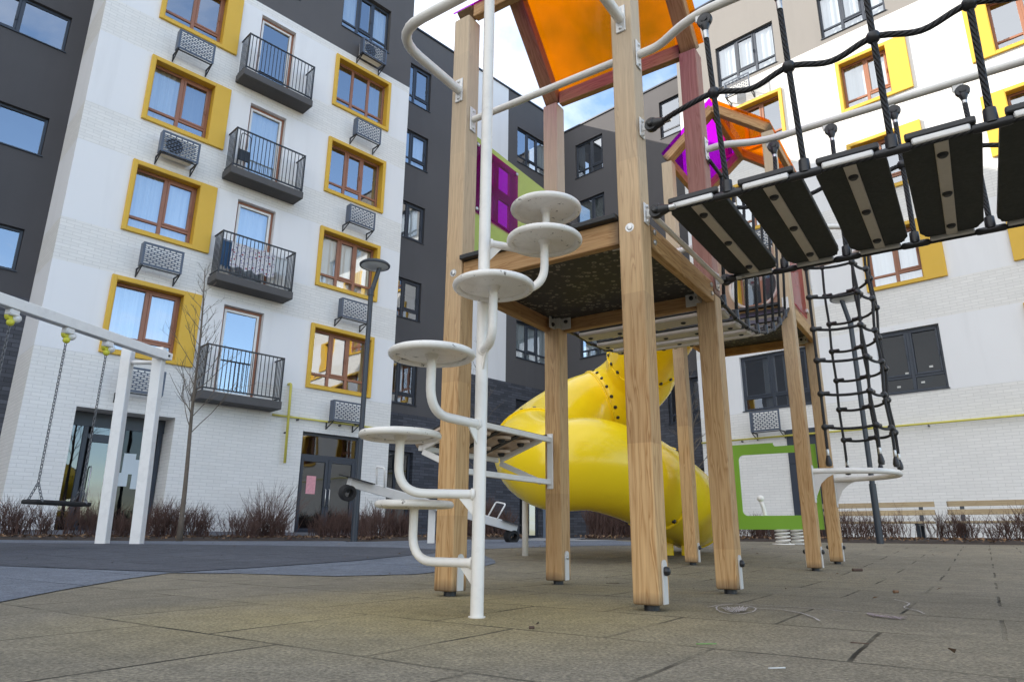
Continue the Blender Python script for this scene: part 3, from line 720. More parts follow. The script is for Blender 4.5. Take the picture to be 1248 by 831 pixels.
for i, (a, b) in enumerate(lz): window(mb, L2, 12.555, 14.105, a+.005, b-.005, (.52,), .22 if i != 2 else .0, 'dark_frame', .09, (1,), {0: None, 1: ('cloth', [(.55, .98)]), 2: ('cloth', [(.6, .95)]), 3: None, 4: ('cloth', [(.5, .7)])}[i])
for i, (a, b) in enumerate(rz_): window(mb, L2, 19.055, 21.095, a+.005, b-.005, (.33, .66), .22, 'dark_frame', .09, (1,), {0: ('cloth', [(.34, .5), (.7, .98)]), 3: ('cloth', [(.02, .98)]), 1: ('cloth', [(.0, .4)])}.get(i))
h2 = [(-17.14, -15.6, 15.72, 17.45, .16), (-17.14, -15.6, 12.8, 14.52, .16), (-17.14, -15.6, 9.86, 11.5, .16), (-17.1, -15.5, 7.2, 8.75, .16), (-12.65, -11.0, 15.86, 17.6, .16), (-17.1, -15.5, 4.0, 5.3, .16), (-13.0, -11.3, 4.0, 5.6, .16), (-13.2, -11.4, ZG, 2.3, .3)]
wall(R2, 'side_wing_wall', -18.15, -10.4, ZG, 18.42, h2, [5.85], [], lambda u, z: 2 if z > 5.85 else 3, WL, mb)
for i, (a, b, c, d, _) in enumerate(h2[:7]): window(mb, R2, a+.005, b-.005, c+.005, d-.005, (.55,), .2, 'dark_frame', .09, (1,), {1: ('blind', [(.0, 1)]), 3: ('cloth', [(.1, .8)]), 0: ('grey', [(.0, .25)]), 4: ('cloth', [(.5, .98)])}.get(i))
def glazed_door(parent, F, e0, e1, top, rec, leaf=None):
    bm = nb(); rz = -rec
    for u in (e0, e1-.09): fb(bm, F, u, u+.09, rz-.06, rz, -.2, top, 0, .006)
    fb(bm, F, e0+.09, e1-.09, rz-.06, rz-.001, top-.1, top); fb(bm, F, e0+.09, e1-.09, rz-.06, rz-.001, -.2, -.02)
    m = e0+(e1-e0)*.55; fb(bm, F, m-.05, m+.05, rz-.06, rz-.002, -.02, top-.1)
    d = obj('entrance_door', bm, M['dark_frame'], parent)
    bm = nb(); quad(bm, F, [(e0+.09, rz-.03, -.1), (e1-.09, rz-.03, -.1), (e1-.09, rz-.03, top-.05), (e0+.09, rz-.03, top-.05)], 0, F.out); obj('pane', bm, M['glass_dark'], d)
    bm = nb(); tube(bm, [F.P(m-.1, rz, .7), F.P(m-.1, rz+.06, .72), F.P(m-.1, rz+.06, 1.15), F.P(m-.1, rz, 1.17)], .013, 8); obj('handle', bm, M['steel'], d)
glazed_door(mb, L2, DM[0]+.005, DM[1]-.005, DM[3]-.005, .15); glazed_door(mb, L2, DM2[0]+.005, DM2[1]-.005, DM2[3]-.005, .15); glazed_door(mb, R2, -13.19, -11.41, 2.29, .15)
bm = nb(); fb(bm, L2, 20.6, 21.2, .02, .14, ZG, 1.75, 0, .01); obj('pilaster', bm, M['navy_pale'] if 'navy_pale' in M else M['white_plaster'], mb)
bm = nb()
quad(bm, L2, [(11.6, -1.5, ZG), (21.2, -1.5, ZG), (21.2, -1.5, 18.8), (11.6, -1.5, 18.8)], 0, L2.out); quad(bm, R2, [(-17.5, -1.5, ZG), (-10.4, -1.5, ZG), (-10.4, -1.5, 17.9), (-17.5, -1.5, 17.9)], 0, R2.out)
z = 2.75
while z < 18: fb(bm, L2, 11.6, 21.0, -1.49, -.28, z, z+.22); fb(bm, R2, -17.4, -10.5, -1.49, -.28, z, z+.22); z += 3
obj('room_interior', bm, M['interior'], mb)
bm = nb(); fb(bm, L2, 11.5, 21.86, -10, -.01, 18.8, 19.1); fb(bm, R2, -18.15, -10.4, -10, -.01, 17.95, 18.3); obj('roof', bm, M['roof'], mb)
bm = nb(); fb(bm, L2, 11.5, 21.9, -.35, .06, ROOFZ-.03, ROOFZ+.05, 0, .01); fb(bm, R2, -18.1, -10.4, -.35, .05, 18.39, 18.47, 0, .01); obj('coping', bm, M['dark_frame'], mb)
bm = nb(); fb(bm, L2, 11.5, 21.8, -10.3, -10, ZG, 19.0); fb(bm, R2, -18.1, -10.4, -10.3, -10, ZG, 18.2); obj('rear_wall', bm, M['grey_plaster'], mb)

# --- white block on the right ---------------------------------------------------
rb = thing('apartment_building', RR.P(-3, 0, -.2), 'white brick apartment block behind the rope bridge, sunlit at the top, with ochre side panels', 'apartment building')
Z5 = {2: 0, 3: 3, 4: 6, 5: 9}
holes = []; wins = []
def addR(u0, u1, panel, k, kind):
    dz = 3*(k-2); z0, z1 = 3.858+dz, 5.719+dz
    if k == 5: z0, z1 = 12.83, 14.70
    if panel == 'r': o = (u0+.10, u1-.55)
    elif panel == 'l': o = (u0+.55, u1-.10)
    else: o = (u0+.10, u1-.10)
    h = (o[0], o[1], z0+.10, z1-.10, .26); holes.append(h); wins.append((u0, u1, z0, z1, h, kind, k))
for k in (3, 4, 5): addR(-5.31, -3.28, 'r', k, {3: ('cloth', [(.02, .98)]), 4: None, 5: ('cloth', [(.02, .98)])}[k])
for k in (2, 3, 4, 5): addR(-1.80, .25, 'l', k, None)
for k in (3, 4, 5): addR(-9.30, -7.06, None, k, ('cloth', [(.02, .4)]) if k == 4 else None)
for k in (2, 3, 4, 5): addR(2.6, 4.65, 'r', k, None)
for k in (2, 3, 4, 5): addR(6.2, 8.25, 'l', k, None)
G6 = [(-9.28, -7.12, 15.78, 17.5), (-5.6, -3.66, 15.82, 17.5), (-1.5, .3, 15.82, 17.5), (2.9, 4.7, 15.82, 17.5)]
G2 = [(-9.39, -7.18, 3.84, 5.61), (-5.30, -3.70, 3.83, 5.6)]
DRR = (-8.06, -7.25, ZG, 3.75, .2)
holes += [h + (.16,) for h in G6 + G2 if not (h[3] < 4)]
holes.append((DRR[0], DRR[1], ZG, 3.02, .2))
def matR(u, z):
    if z > 15.62: return 2
    if z < 3.78: return 0
    return 1 if (z-3.78) % 3.0 < 1.98 else 0
M['grey_warm'] = plaster('warm_grey_plaster', (.245, .232, .220), .05)
wall(RR, 'front_wall', -10.9, 13, ZG, 19.64, holes, [3.78, 15.62] + [3.78+3*k for k in range(1, 4)] + [3.78+1.98+3*k for k in range(4)], [], matR, ['white_brick', 'white_plaster', 'grey_warm', 'dark_brick'], rb)
shell(RR, rb, -10.9, 13, ZG, 19.64, 12, 'grey_plaster', 'white_plaster')
for u0, u1, z0, z1, h, kind, k in wins:
    cols = (.345, .665) if u1-u0 > 2.2 else (.5,)
    w = window(rb, RR, h[0]+.012, h[1]-.012, h[2]+.012, h[3]-.012, cols, .215, 'brown_frame', .17, (1,), kind, sill=False)
    surround(w, RR, u0, u1, z0, z1, h[0], h[1], h[2], h[3])
for i, h in enumerate(G6): window(rb, RR, h[0]+.005, h[1]-.005, h[2]+.005, h[3]-.005, (.34, .67), .22, 'dark_frame', .09, (1,), ('cloth', [(.02, .98)]))
window(rb, RR, G2[0][0]+.005, G2[0][1]-.005, 3.845, 5.605, (.45, .97), .23, 'dark_frame', .09, (0, 1), ('grey', [(.3, .42), (.6, .75)]))
w = window(rb, RR, G2[1][0]+.005, G2[1][1]-.005, 3.835, 5.595, (.5,), .24, 'dark_frame', .09, (0, 1), None, glass='glass_film')
bm = nb()
for u, z in ((-4.7, 4.35), (-4.1, 4.45), (-4.95, 4.0), (-4.35, 4.05)): fb(bm, RR, u, u+.09, -.122, -.118, z, z+.05)
obj('sticker', bm, M['white_bit'], w)
glazed_door(rb, RR, DRR[0]+.005, DRR[1]-.005, 3.0, .1)
bm = nb(); fb(bm, RR, -8.10, -7.22, .0, .05, 2.10, 3.12, 0, .01); fb(bm, RR, -8.10, -7.55, .0, .045, ZG, 2.098, 0, .01); obj('door_casing', bm, M['dark_frame'], rb)
bm = nb(); lathe(bm, RR.P(-7.78, .046, 2.0), RR.out, [(0, .004), (.05, .004), (.05, 0)], 16, 0, False); obj('notice', bm, M['paper_pink'], rb)
bm = nb(); fb(bm, RR, -10.92, 13.02, .0, .03, ZG, .02); obj('plinth', bm, M['stone'], rb)

# ------------------------------------------------------------------ things fixed on the walls
def ac_box(F, u0, z0, label, w=.92, h=.57, unit=False):
    """perforated air conditioner screen on two brackets"""
    t = thing('air_conditioner_box', F.P(u0+w/2, 0, z0), label, 'air conditioner', 'air conditioner screens under the windows')
    fo, fi = .40, .05; bm = nb(); e = .05
    fb(bm, F, u0, u0+e, fo-.02, fo, z0, z0+h); fb(bm, F, u0+w-e, u0+w, fo-.02, fo, z0, z0+h); fb(bm, F, u0+e, u0+w-e, fo-.02, fo, z0, z0+e); fb(bm, F, u0+e, u0+w-e, fo-.02, fo, z0+h-e, z0+h)
    n = 9; m = 6                           # slotted screen: staggered webs between slots
    H = h-2*e; W_ = w-2*e
    for j in range(n):
        z = z0+e+H*(j+.5)/n
        if j: fb(bm, F, u0+e, u0+w-e, fo-.016, fo-.004, z0+e+H*j/n-.007, z0+e+H*j/n+.007)
        for i in range(m+1):
            u = u0+e+W_*(i+(.5 if j % 2 else 0))/m
            if u0+e < u < u0+w-e: fb(bm, F, u-.015, u+.015, fo-.0155, fo-.0045, z0+e+H*j/n+.007, z0+e+H*(j+1)/n-.007)
    fb(bm, F, u0, u0+.02, fi+.14, fo-.021, z0, z0+h)
    obj('screen', bm, M['navy_box'], t)
    bm = nb()
    for u in (u0+.02, u0+w-.05):
        fb(bm, F, u, u+.03, .0, fo, z0-.035, z0-.003); fb(bm, F, u+.003, u+.028, .0, .03, z0-.22, z0-.036)
        a, b = F.P(u+.015, .02, z0-.21), F.P(u+.015, fo-.03, z0-.04); d = (b-a).normalized(); bxf(bm, (a+b)/2, F.u, d, F.u.cross(d), .011, (b-a).length/2, .011)
    fb(bm, F, u0+.05, u0+w-.05, fo-.07, fo-.04, z0-.034, z0-.006)
    obj('bracket', bm, M['rail_metal'], t)
    if unit:
        bm = nb(); fb(bm, F, u0+.05, u0+w-.1, .07, fo-.06, z0+.004, z0+h-.05, 0, .02); cu = obj('cooling_unit', bm, M['white_metal'], t)
        bm = nb(); lathe(bm, F.P(u0+.32, fo-.058, z0+.27), F.out, [(.20, 0), (.205, .006), (.19, .01), (.06, .012), (.06, .02), (0, .022)], 20); obj('fan', bm, M['black_plastic'], cu)
    return t
lowA = {2: 'lowest, behind the swing posts', 3: 'second from the ground', 4: 'with a fan unit inside', 5: 'topmost'}
for k in (2, 3, 4, 5): ac_box(L, 4.40, 3.0+3*(k-2), f'blue grey screen box under the wide ochre windows, {lowA[k]}', unit=(k in (4,)))
lowC = {2: 'lowest, over the double door beside the lamp pole', 3: 'second from the bottom, behind the lamp pole', 4: 'third from the bottom', 5: 'second from the top', 6: 'topmost, on the graphite band edge'}
for k in (2, 3, 4, 5, 6): ac_box(L, 9.76, 3.0+3*(k-2), f'grey screen box under the narrow-framed windows, {lowC[k]}', unit=(k in (6,)))
ac_box(RR, -9.04, 3.10, 'blue grey screen box under the dark window seen through the wooden tower posts', .94, .63)
ac_box(RR, -8.9, 15.0, 'sunlit screen box near the roof of the right block, beside the red-lit post', .94, .6)
ac_box(RR, -8.7, 9.05, 'blue grey screen box glimpsed between the bridge treads', .94, .6)
def pipe(name, F, pts, r, label, brackets=()):
    bm = nb(); tube(bm, rounded([F.P(*p) for p in pts], .08, 4), r, 10)
    t = tag(obj(name, bm, M['yellow_pipe'], None, True), label, 'gas pipe')
    bm = nb()
    for u, z in brackets: fb(bm, F, u-.015, u+.015, .0, .11, z-.07, z-.03)
    if brackets: obj('bracket', bm, M['rail_metal'], t)
t_ = pipe('gas_pipe', L, [(8.15, .09, 2.975), (11.8, .09, 2.99), (12.35, .09, 2.99)], .026, 'yellow gas pipe running level above the double door', [(8.9, 2.98), (10.2, 2.98), (11.5, 2.98)])
pipe('gas_pipe', L, [(8.56, .0, 3.86), (8.56, .15, 3.86), (8.60, .15, 1.75)], .035, 'short upright yellow gas pipe on white brick beside the lowest balcony', [(8.58, 2.6)])
pipe('gas_pipe', RR, [(-10.85, .14, 2.945), (-4, .14, 2.915), (12, .14, 2.86)], .030, 'long yellow gas pipe along the white brick wall above the benches', [(-9.5, 2.94), (-6.9, 2.93), (-4.3, 2.915), (-1.6, 2.905)])
# washing on the middle balcony (third floor)
t = thing('laundry', L.P(7, .3, 6.3), 'flowered sheet and blue cloth drying on the second lowest balcony', 'laundry')
def cloth(F, u0, u1, z0, z1, off, amp, ragged=.0):
    bm = nb(); n, m = 26, 8; vs = []
    for j in range(m+1):
        r = []
        for i in range(n+1):
            u = u0+(u1-u0)*i/n; z = z1+(z0-z1)*j/m*(1+ragged*math.sin(i*.9))
            r.append(bm.verts.new(F.P(u, off+amp*math.sin(i*1.15)*(.25+j/m)+.01*math.sin(i*.37), z)))
        vs.append(r)
    for j in range(m):
        for i in range(n): bm.faces.new((vs[j][i], vs[j][i+1], vs[j+1][i+1], vs[j+1][i]))
    return bm
obj('sheet', cloth(L, 6.42, 7.62, 6.55, 7.22, .42, .018, .06), M['flower'], t, True)
obj('sheet', cloth(L, 7.60, 7.98, 6.72, 7.18, .40, .02, .05), M['curtain'], t, True)
obj('cloth', cloth(L, 6.17, 6.48, 6.5, 7.25, .36, .02, .05), M['jeans'], t, True)
bm = nb(); tube(bm, [L.P(6.2, .41, 7.2), L.P(8.0, .41, 7.16)], .006, 6)
for u in (6.5, 7.7): tube(bm, [L.P(u, .42, 7.18), L.P(u+.1, .12, 6.27)], .009, 6); tube(bm, [L.P(u, .12, 7.18), L.P(u+.1, .42, 6.27)], .009, 6)
obj('drying_rack', bm, M['steel'], t)
# things standing on the fourth floor balcony
t = thing('folded_chair', L.P(6.5, .25, 9.26), 'dark folded chair leaning in the corner of a balcony', 'chair')
bm = nb(); fb(bm, L, 6.30, 6.62, .28, .31, 9.62, 9.95, 0, .01); obj('seat', bm, M['black_plastic'], t)
bm = nb(); tube(bm, rounded([L.P(6.30, .34, 9.27), L.P(6.34, .30, 10.45), L.P(6.60, .30, 10.42), L.P(6.64, .34, 9.27)], .08), .013, 8); obj('frame', bm, M['rail_metal'], t)
# ------------------------------------------------------------------ play towers
TH = R(145.83)
A = V((math.cos(TH), math.sin(TH), 0)); B = V((math.sin(TH), -math.cos(TH), 0)); Z = V((0, 0, 1))
W = .109; H = W/2
def plate(bm, c, nrm, w, h, t=.008, mi=0, bolts=2):
    nrm = V(nrm); s = nrm.cross(Z).normalized(); bxf(bm, V(c)+nrm*(t/2), s, nrm, Z, w/2, t/2, h/2, mi, .003)
    for i in range(bolts): lathe(bm, V(c)+nrm*t+Z*(h*(.36 if i else -.36)), nrm, [(.009, 0), (.009, .004), (.005, .008), (0, .008)], 8, mi)
def plates(parent, specs, mat='plate', name='rail_plate'):
    for sp_ in specs:
        bm = nb(); plate(bm, *sp_); obj(name, bm, M[mat], parent)
def foot(post_c, nrm, gz, parent, dark=True):
    bm = nb(); s = V(nrm).cross(Z).normalized(); c = V((post_c.x, post_c.y, 0))+V(nrm)*(H+.001)
    w, z0, z1 = .022, gz+.025, gz+.165; pts = [c+s*-w+Z*z0, c+s*w+Z*z0] + [c+s*(w*math.cos(a))+Z*(z1+w*math.sin(a)) for a in [PI*i/8 for i in range(9)]]
    prism(bm, pts, V(nrm)*.006); o = obj('foot_plate', bm, M['plate'], parent)
    bm = nb(); lathe(bm, c+V(nrm)*.006+Z*(gz+.145), nrm, [(.017, 0), (.018, .008), (.014, .018), (0, .022)], 12) if dark else lathe(bm, c+V(nrm)*.006+Z*(gz+.150), nrm, [(.012, 0), (.012, .006), (0, .009)], 8)
    obj('bolt_cap', bm, M['black_plastic'] if dark else M['steel'], parent)
def post(c, z1, parent, mat='wood', foots=((-1, 0),), dark=True, split=None):
    c = V((c.x, c.y, 0)); gz = g(c.x, c.y)
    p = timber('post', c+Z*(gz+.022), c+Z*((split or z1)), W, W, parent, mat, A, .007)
    bm = nb(); lathe(bm, c+Z*(gz-.05), Z, [(.030, 0), (.030, .085)], 10); obj('post_shoe', bm, M['rail_metal'], p)
    for k in range(len(foots)):
        n = A*foots[k][0] + B*foots[k][1]; foot(c, n, gz, p, dark)
    return p
def bolt_head(bm, c, n): lathe(bm, c, n, [(.021, -.006), (.021, .001), (.013, .001), (.012, .006), (.0, .009)], 14)
def tower(O, zd, ztop, parent, skip=()):
    """four posts, deck with edge beams; zd: underside of the beams above eye height"""
    O = V((O[0], O[1], 0)); P = {'f0': O, 'f1': O+A, 'b0': O+B, 'b1': O+A+B}
    z0, z1 = zd+CZ, zd+CZ+.115
    ins = H+.003
    timber('deck_beam', O+A*ins-B*(H-.03)+Z*(z0+.0575), O+A*(1-ins)-B*(H-.03)+Z*(z0+.0575), .045, .115, parent, 'wood_beam', B, .006)
    timber('deck_beam', O+B+A*ins+B*(H-.03)+Z*(z0+.0575), O+B+A*(1-ins)+B*(H-.03)+Z*(z0+.0575), .045, .115, parent, 'wood_beam', B, .006)
    timber('deck_beam', O+B*ins-A*(H-.026)+Z*(z0+.0575), O+B*(1-ins)-A*(H-.026)+Z*(z0+.0575), .045, .115, parent, 'wood', A, .006)
    timber('deck_beam', O+A+B*ins+A*(H-.026)+Z*(z0+.0575), O+A+B*(1-ins)+A*(H-.026)+Z*(z0+.0575), .045, .115, parent, 'wood_beam', A, .006)
    bm = nb(); bxf(bm, O+A*.5+B*.5+Z*(z0+.085), A, B, Z, .5, .5, .006); d = obj('deck_underside', bm, M['underside'], parent)
    bm = nb(); bxf(bm, O+A*.5+B*.5+Z*(z1+.013), A, B, Z, .5-H-.003, .5+H+.028, .0125, 0, .003)
    for q in P.values(): pass
    obj('deck_board', bm, M['hpl'], parent)
    # corner angle irons with black bolts
    for sa in (0, 1):
        for sb in (0, 1):
            ia, ib = (1 if sa == 0 else -1), (1 if sb == 0 else -1); c = O+A*sa+B*sb
            ca = c - B*ib*(H-.055) + A*ia*.10 ; cb = c - A*ia*(H-.052) + B*ib*.10
            bm = nb()
            bxf(bm, c - B*ib*(.03) + B*ib*.053 + A*ia*(H+.035) + Z*(z0+.056), A, B, Z, .034, .003, .050, 0, .002)
            bxf(bm, c + A*ia*.025 + B*ib*(H+.035) + Z*(z0+.056), A, B, Z, .003, .034, .050, 0, .002)
            bxf(bm, c + A*ia*.040 + B*ib*.036 + Z*(z0+.056), A, B, Z, .02, .02, .046)
            ci = obj('corner_iron', bm, M['plate'], parent)
            for dz in (.03, .08): inst('bolt_cap', 'cap13', P_cap(.013, .014), c + A*ia*.028 + B*ib*(H+.035) + Z*(z0+dz), A*ia, ci, 'black_plastic')
            inst('bolt_cap', 'cap13', P_cap(.013, .014), c + B*ib*.026 + A*ia*(H+.035) + Z*(z0+.055), B*ib, ci, 'black_plastic')
    return P
T1 = thing('play_tower', (.55, 2.79, g(.55, 2.79)), 'front wooden play tower with orange roof panel, black deck and lime wall with purple window', 'play tower')
O1 = V((.548, 2.792, 0)); P1, P2, P3, P4 = O1, O1+A, O1+B, O1+A+B
ZE = 2.92 + CZ
for p, ft, dk in ((P1, ((-1, 0),), True), (P2, ((-1, 0),), False), (P3, ((-1, 0),), True), (P4, ((-1, 0),), False)):
    if p is P3: post(p, ZE, T1, foots=ft, dark=dk, split=1.30+CZ)
    else: post(p, ZE, T1, foots=ft, dark=dk)
timber('post', P3+Z*(1.302+CZ), P3+Z*ZE, W, W, T1, 'wood_red_lit', A, .007)  # upper length split off to carry the painted red light
tower(O1, 1.25, ZE, T1)
BH = lambda bm: bolt_head(bm, O0, ZZ)
for p in (P1, P2): inst('bolt', 'bolt', BH, p-B*H+Z*(1.313+CZ), -B, T1, 'steel')
for s in (.10, .90):
    for z in (1.285, 1.335): inst('bolt', 'smallbolt', P_cap(.013, .010), O1-A*(H-.003)+B*s+Z*(z+CZ), -A, T1, 'steel')
def gable(P_lo0, P_lo1, rid, along, zE, zA, parent, mats, ovh=.03, wm='wood_beam'):
    """gable roof: eaves through P_lo0/P_lo1 + along, ridge in the middle"""
    up = Z*zA; a0 = (P_lo0+P_lo1)*.5
    for k, s in ((0, 0.0), (1, 1.0)):
        off = along*s
        for q in (P_lo0, P_lo1):
            lo = V((q.x, q.y, zE))+off; hi = V((a0.x, a0.y, zA))+off; d = (hi-lo).normalized(); n = along
            timber('rafter', lo - d*.02 + Z*.055, hi + Z*.03, W-.006, .085, parent, wm, along, .006)
    for q in (P_lo0, P_lo1):
        timber('eave_beam', V((q.x, q.y, zE+.05))+along*(H+.004), V((q.x, q.y, zE+.05))+along*(1-H-.004), .05, .10, parent, 'wood_beam', (P_lo1-P_lo0), .006)
    for q, m in ((P_lo0, mats[0]), (P_lo1, mats[1])):
        lo = V((q.x, q.y, zE))+Z*.115; hi = V((a0.x, a0.y, zA))+Z*.105; d = (hi-lo).normalized(); lo = lo - d*.045; s0, s1 = -along*(H+ovh), along*(1+H+ovh)
        n = d.cross(along).normalized(); n = n if n.z > 0 else -n
        bm = nb(); prism(bm, [lo+s0, lo+s1, hi+s1, hi+s0], n*.008); obj('roof_panel', bm, M[m], parent)
    timber('ridge_beam', V((a0.x, a0.y, zA+.0))+along*(H+.004), V((a0.x, a0.y, zA+.0))+along*(1-H-.004), .06, .09, parent, 'wood_beam', (P_lo1-P_lo0), .006)
gable(P1, P3, None, A, ZE, 3.50+CZ, T1, ('magenta', 'orange'))
# lime wall with a purple window on the far left side (between the two left posts)
def lime_wall():
    def PW(b, z, o): return P2 + B*b + A*o + Z*(z+CZ)
    bm = nb(); bs = [.06, .155, .275, .33, .445, .94]; zs = [1.405, 1.755, 1.915, 1.975, 2.135, 2.21]
    for i in range(5):
        for j in range(5):
            if i in (1, 3) and j in (1, 3): continue
            b0, b1, z0, z1 = bs[i], bs[i+1], zs[j], zs[j+1]
            bxf(bm, PW((b0+b1)/2, (z0+z1)/2, 0), B, A, Z, (b1-b0)/2, .0075, (z1-z0)/2)
    bmesh.ops.remove_doubles(bm, verts=bm.verts[:], dist=1e-5)
    o = obj('wall_panel', bm, M['lime'], T1)
    bm = nb(); bxf(bm, PW(.305, 1.948, -.018), B, A, Z, .215, .003, .218, 0, .002); w = obj('window', bm, M['magenta'], T1)
    for b in (.105, .505):
        for z in (1.745, 2.15): inst('bolt', 'cap12', P_cap(.012, .008), PW(b, z, -.0215), -A, w, 'steel')
    for z in (2.03, 1.5): bm = nb(); bxf(bm, PW(.925, z, -.02), B, A, Z, .03, .012, .018, 0, .003); obj('clip', bm, M['plate'], o)
lime_wall()
# rails of the front tower: upper hoop, straight guard rail
def rail(name, pts, r, parent, mat='white_metal', rad=.12, seg=12):
    bm = nb(); tube(bm, rounded(pts, rad, 7), r, seg); return obj(name, bm, M[mat], parent, True, angle=R(40))
zr = 2.40+CZ
hoop = rail('hoop_rail', [P2-B*H+Z*(zr+.02), P2-B*.60+Z*(zr+.02), P1-B*.60+Z*(zr+.02), P1-B*H+Z*(zr+.02)], .026, T1, rad=.20)
plates(hoop, [(p-B*H+Z*(zr+.02), -B, .05, .15) for p in (P1, P2)])
zg = 2.24+CZ
gr = rail('guard_rail', [P2-A*H+Z*zg, P1+A*H+Z*zg], .019, T1)
plates(gr, [(P2-A*H+Z*zg, -A, .05, .15), (P1+A*H+Z*zg, A, .05, .15)])
lr = rail('guard_rail', [P4-A*H+Z*(1.62+CZ), P3+A*H+Z*(1.62+CZ)], .019, T1)
st = rail('threshold_rail', [P1-A*(H+.035)+B*.02+Z*(1.37+CZ), P3-A*(H+.035)-B*.02+Z*(1.37+CZ)], .013, T1)

# ---- back tower
T2 = thing('play_tower', (2.43, 5.67, g(2.43, 5.67)), 'back wooden play tower with pentagon gable of orange and magenta panels', 'play tower')
O2 = V((2.43, 5.67, 0)); P6, P5, P7, P8 = O2, O2+A, O2+B, O2+A+B
ZE2 = 3.70+CZ
for p, ft in ((P5, ((-1, 0),)), (P6, ((-1, 0), (1, 0))), (P7, ((-1, 0), (1, 0))), (P8, ((-1, 0),))): post(p, ZE2, T2, foots=ft)
tower(O2, 1.85, ZE2, T2)
gable(P6, P5, None, B, ZE2, 4.13+CZ, T2, ('orange', 'magenta'), wm='wood')
def green_frame():
    def PW(s, z, o=0): return P8 - A*s + B*o + Z*(z+CZ)
    outer = [(.075, .07), (.925, .07), (.925, .865), (.55, .865), (.535, .885), (.535, .90), (.075, .90)]
    inner = []
    for cx, cz, a0 in ((.75, .25, -90), (.75, .745, 0), (.235, .745, 90), (.235, .25, 180)):
        for i in range(6): a = R(a0+90*i/5); inner.append((cx+.05*math.cos(a), cz+.05*math.sin(a)))
    pts = [V(p) for p in outer+inner]; no, ni = len(outer), len(inner)
    ed = [(i, (i+1) % no) for i in range(no)] + [(no+i, no+(i+1) % ni) for i in range(ni)]
    vo, eo, fo, _, _, _ = delaunay_2d_cdt(pts, ed, [], 1, 1e-5)
    bm = nb(); t = .018
    def ins(x, y): return .185 < x < .80 and .20 < y < .795
    F_, K_ = [bm.verts.new(PW(p.x, p.y, -t/2)) for p in vo], [bm.verts.new(PW(p.x, p.y, t/2)) for p in vo]
    for f in fo:
        c = sum((V(vo[i]) for i in f), V((0, 0)))/len(f)
        if ins(c.x, c.y): continue
        if c.x < .55 and c.y > .86 or c.y < .865 or True:
            if c.x > .55 and c.y > .866: continue
            bm.faces.new([F_[i] for i in f]); bm.faces.new([K_[i] for i in f][::-1])
    for i, j in ed: bm.faces.new((F_[i], F_[j], K_[j], K_[i]))
    bmesh.ops.recalc_face_normals(bm, faces=bm.faces[:])
    for v_ in [v_ for v_ in bm.verts if not v_.link_faces]: bm.verts.remove(v_)
    obj('play_counter', bm, M['green'], T2)
green_frame()
# side panels and bubble window of the back tower
bm = nb(); bxf(bm, P6-A*.0+B*.5+Z*(2.42+CZ), B, A, Z, .40, .006, .33, 0, .002); obj('wall_panel', bm, M['pink'], T2)
for b in (.12, .88):
    for z in (2.16, 2.68): bm = nb(); bxf(bm, P6+B*b-A*.01+Z*(z+CZ), B, A, Z, .028, .014, .018, 0, .003); obj('clip', bm, M['plate'], T2)
def bubble():
    c = P8 - A*.60 + Z*(2.58+CZ); bm = nb()
    n = 32; ring = [c + (A*math.cos(2*PI*k/n)+Z*math.sin(2*PI*k/n))*.245 for k in range(n)]
    pts = [V((-.44, -.46)), V((.44, -.46)), V((.44, .40)), V((-.44, .40))] + [V((.235*math.cos(2*PI*k/n), .235*math.sin(2*PI*k/n))) for k in range(n)]
    vo, eo, fo, _, _, _ = delaunay_2d_cdt(pts, [(0, 1), (1, 2), (2, 3), (3, 0)] + [(4+k, 4+(k+1) % n) for k in range(n)], [], 1, 1e-5)
    pc = P8 - A*.5 + Z*(2.58+CZ); pc = c
    vs = [bm.verts.new(P8 - A*.5 + Z*(2.56+CZ) - A*(p.x+.0) + Z*p.y - A*0 - B*.02) for p in vo]
    for f in fo:
        q = sum((V(vo[i]) for i in f), V((0, 0)))/len(f)
        if q.length < .23: continue
        bm.faces.new([vs[i] for i in f])
    r = bmesh.ops.solidify(bm, geom=bm.faces[:], thickness=.012)
    o = obj('wall_panel', bm, M['panel_beige'], T2)
    c = P8 - A*.5 + Z*(2.56+CZ) - B*.02
    bm = nb(); lathe(bm, c, -B, [(.245, .004), (.235, .02), (.215, .07), (.17, .125), (.10, .165), (.0, .18)], 28); obj('bubble_window', bm, M['bubble'], o)
    bm = nb(); lathe(bm, c - B*.008, -B, [(.232, 0), (.262, 0), (.262, .008), (.232, .008), (.232, 0)], 28); obj('ring', bm, M['white_metal'], o)
M['panel_beige'] = paint('beige_wall_panel', (.60, .47, .37), .5, .05, 3)
bubble()
bm = nb(); bxf(bm, P5+B*.5+A*.0+Z*(2.2+CZ), B, A, Z, .44, .0075, .20); obj('wall_panel', bm, M['lime'], T2)
for o_, e_ in ((P5, P8),): rail('guard_rail', [P5+B*H+Z*(2.62+CZ), P8-B*H+Z*(2.62+CZ)], .018, T2)
plates(T2, [(p-B*H+Z*(1.97+CZ), -B, .055, .12) for p in (P5, P6)], name='rope_plate')

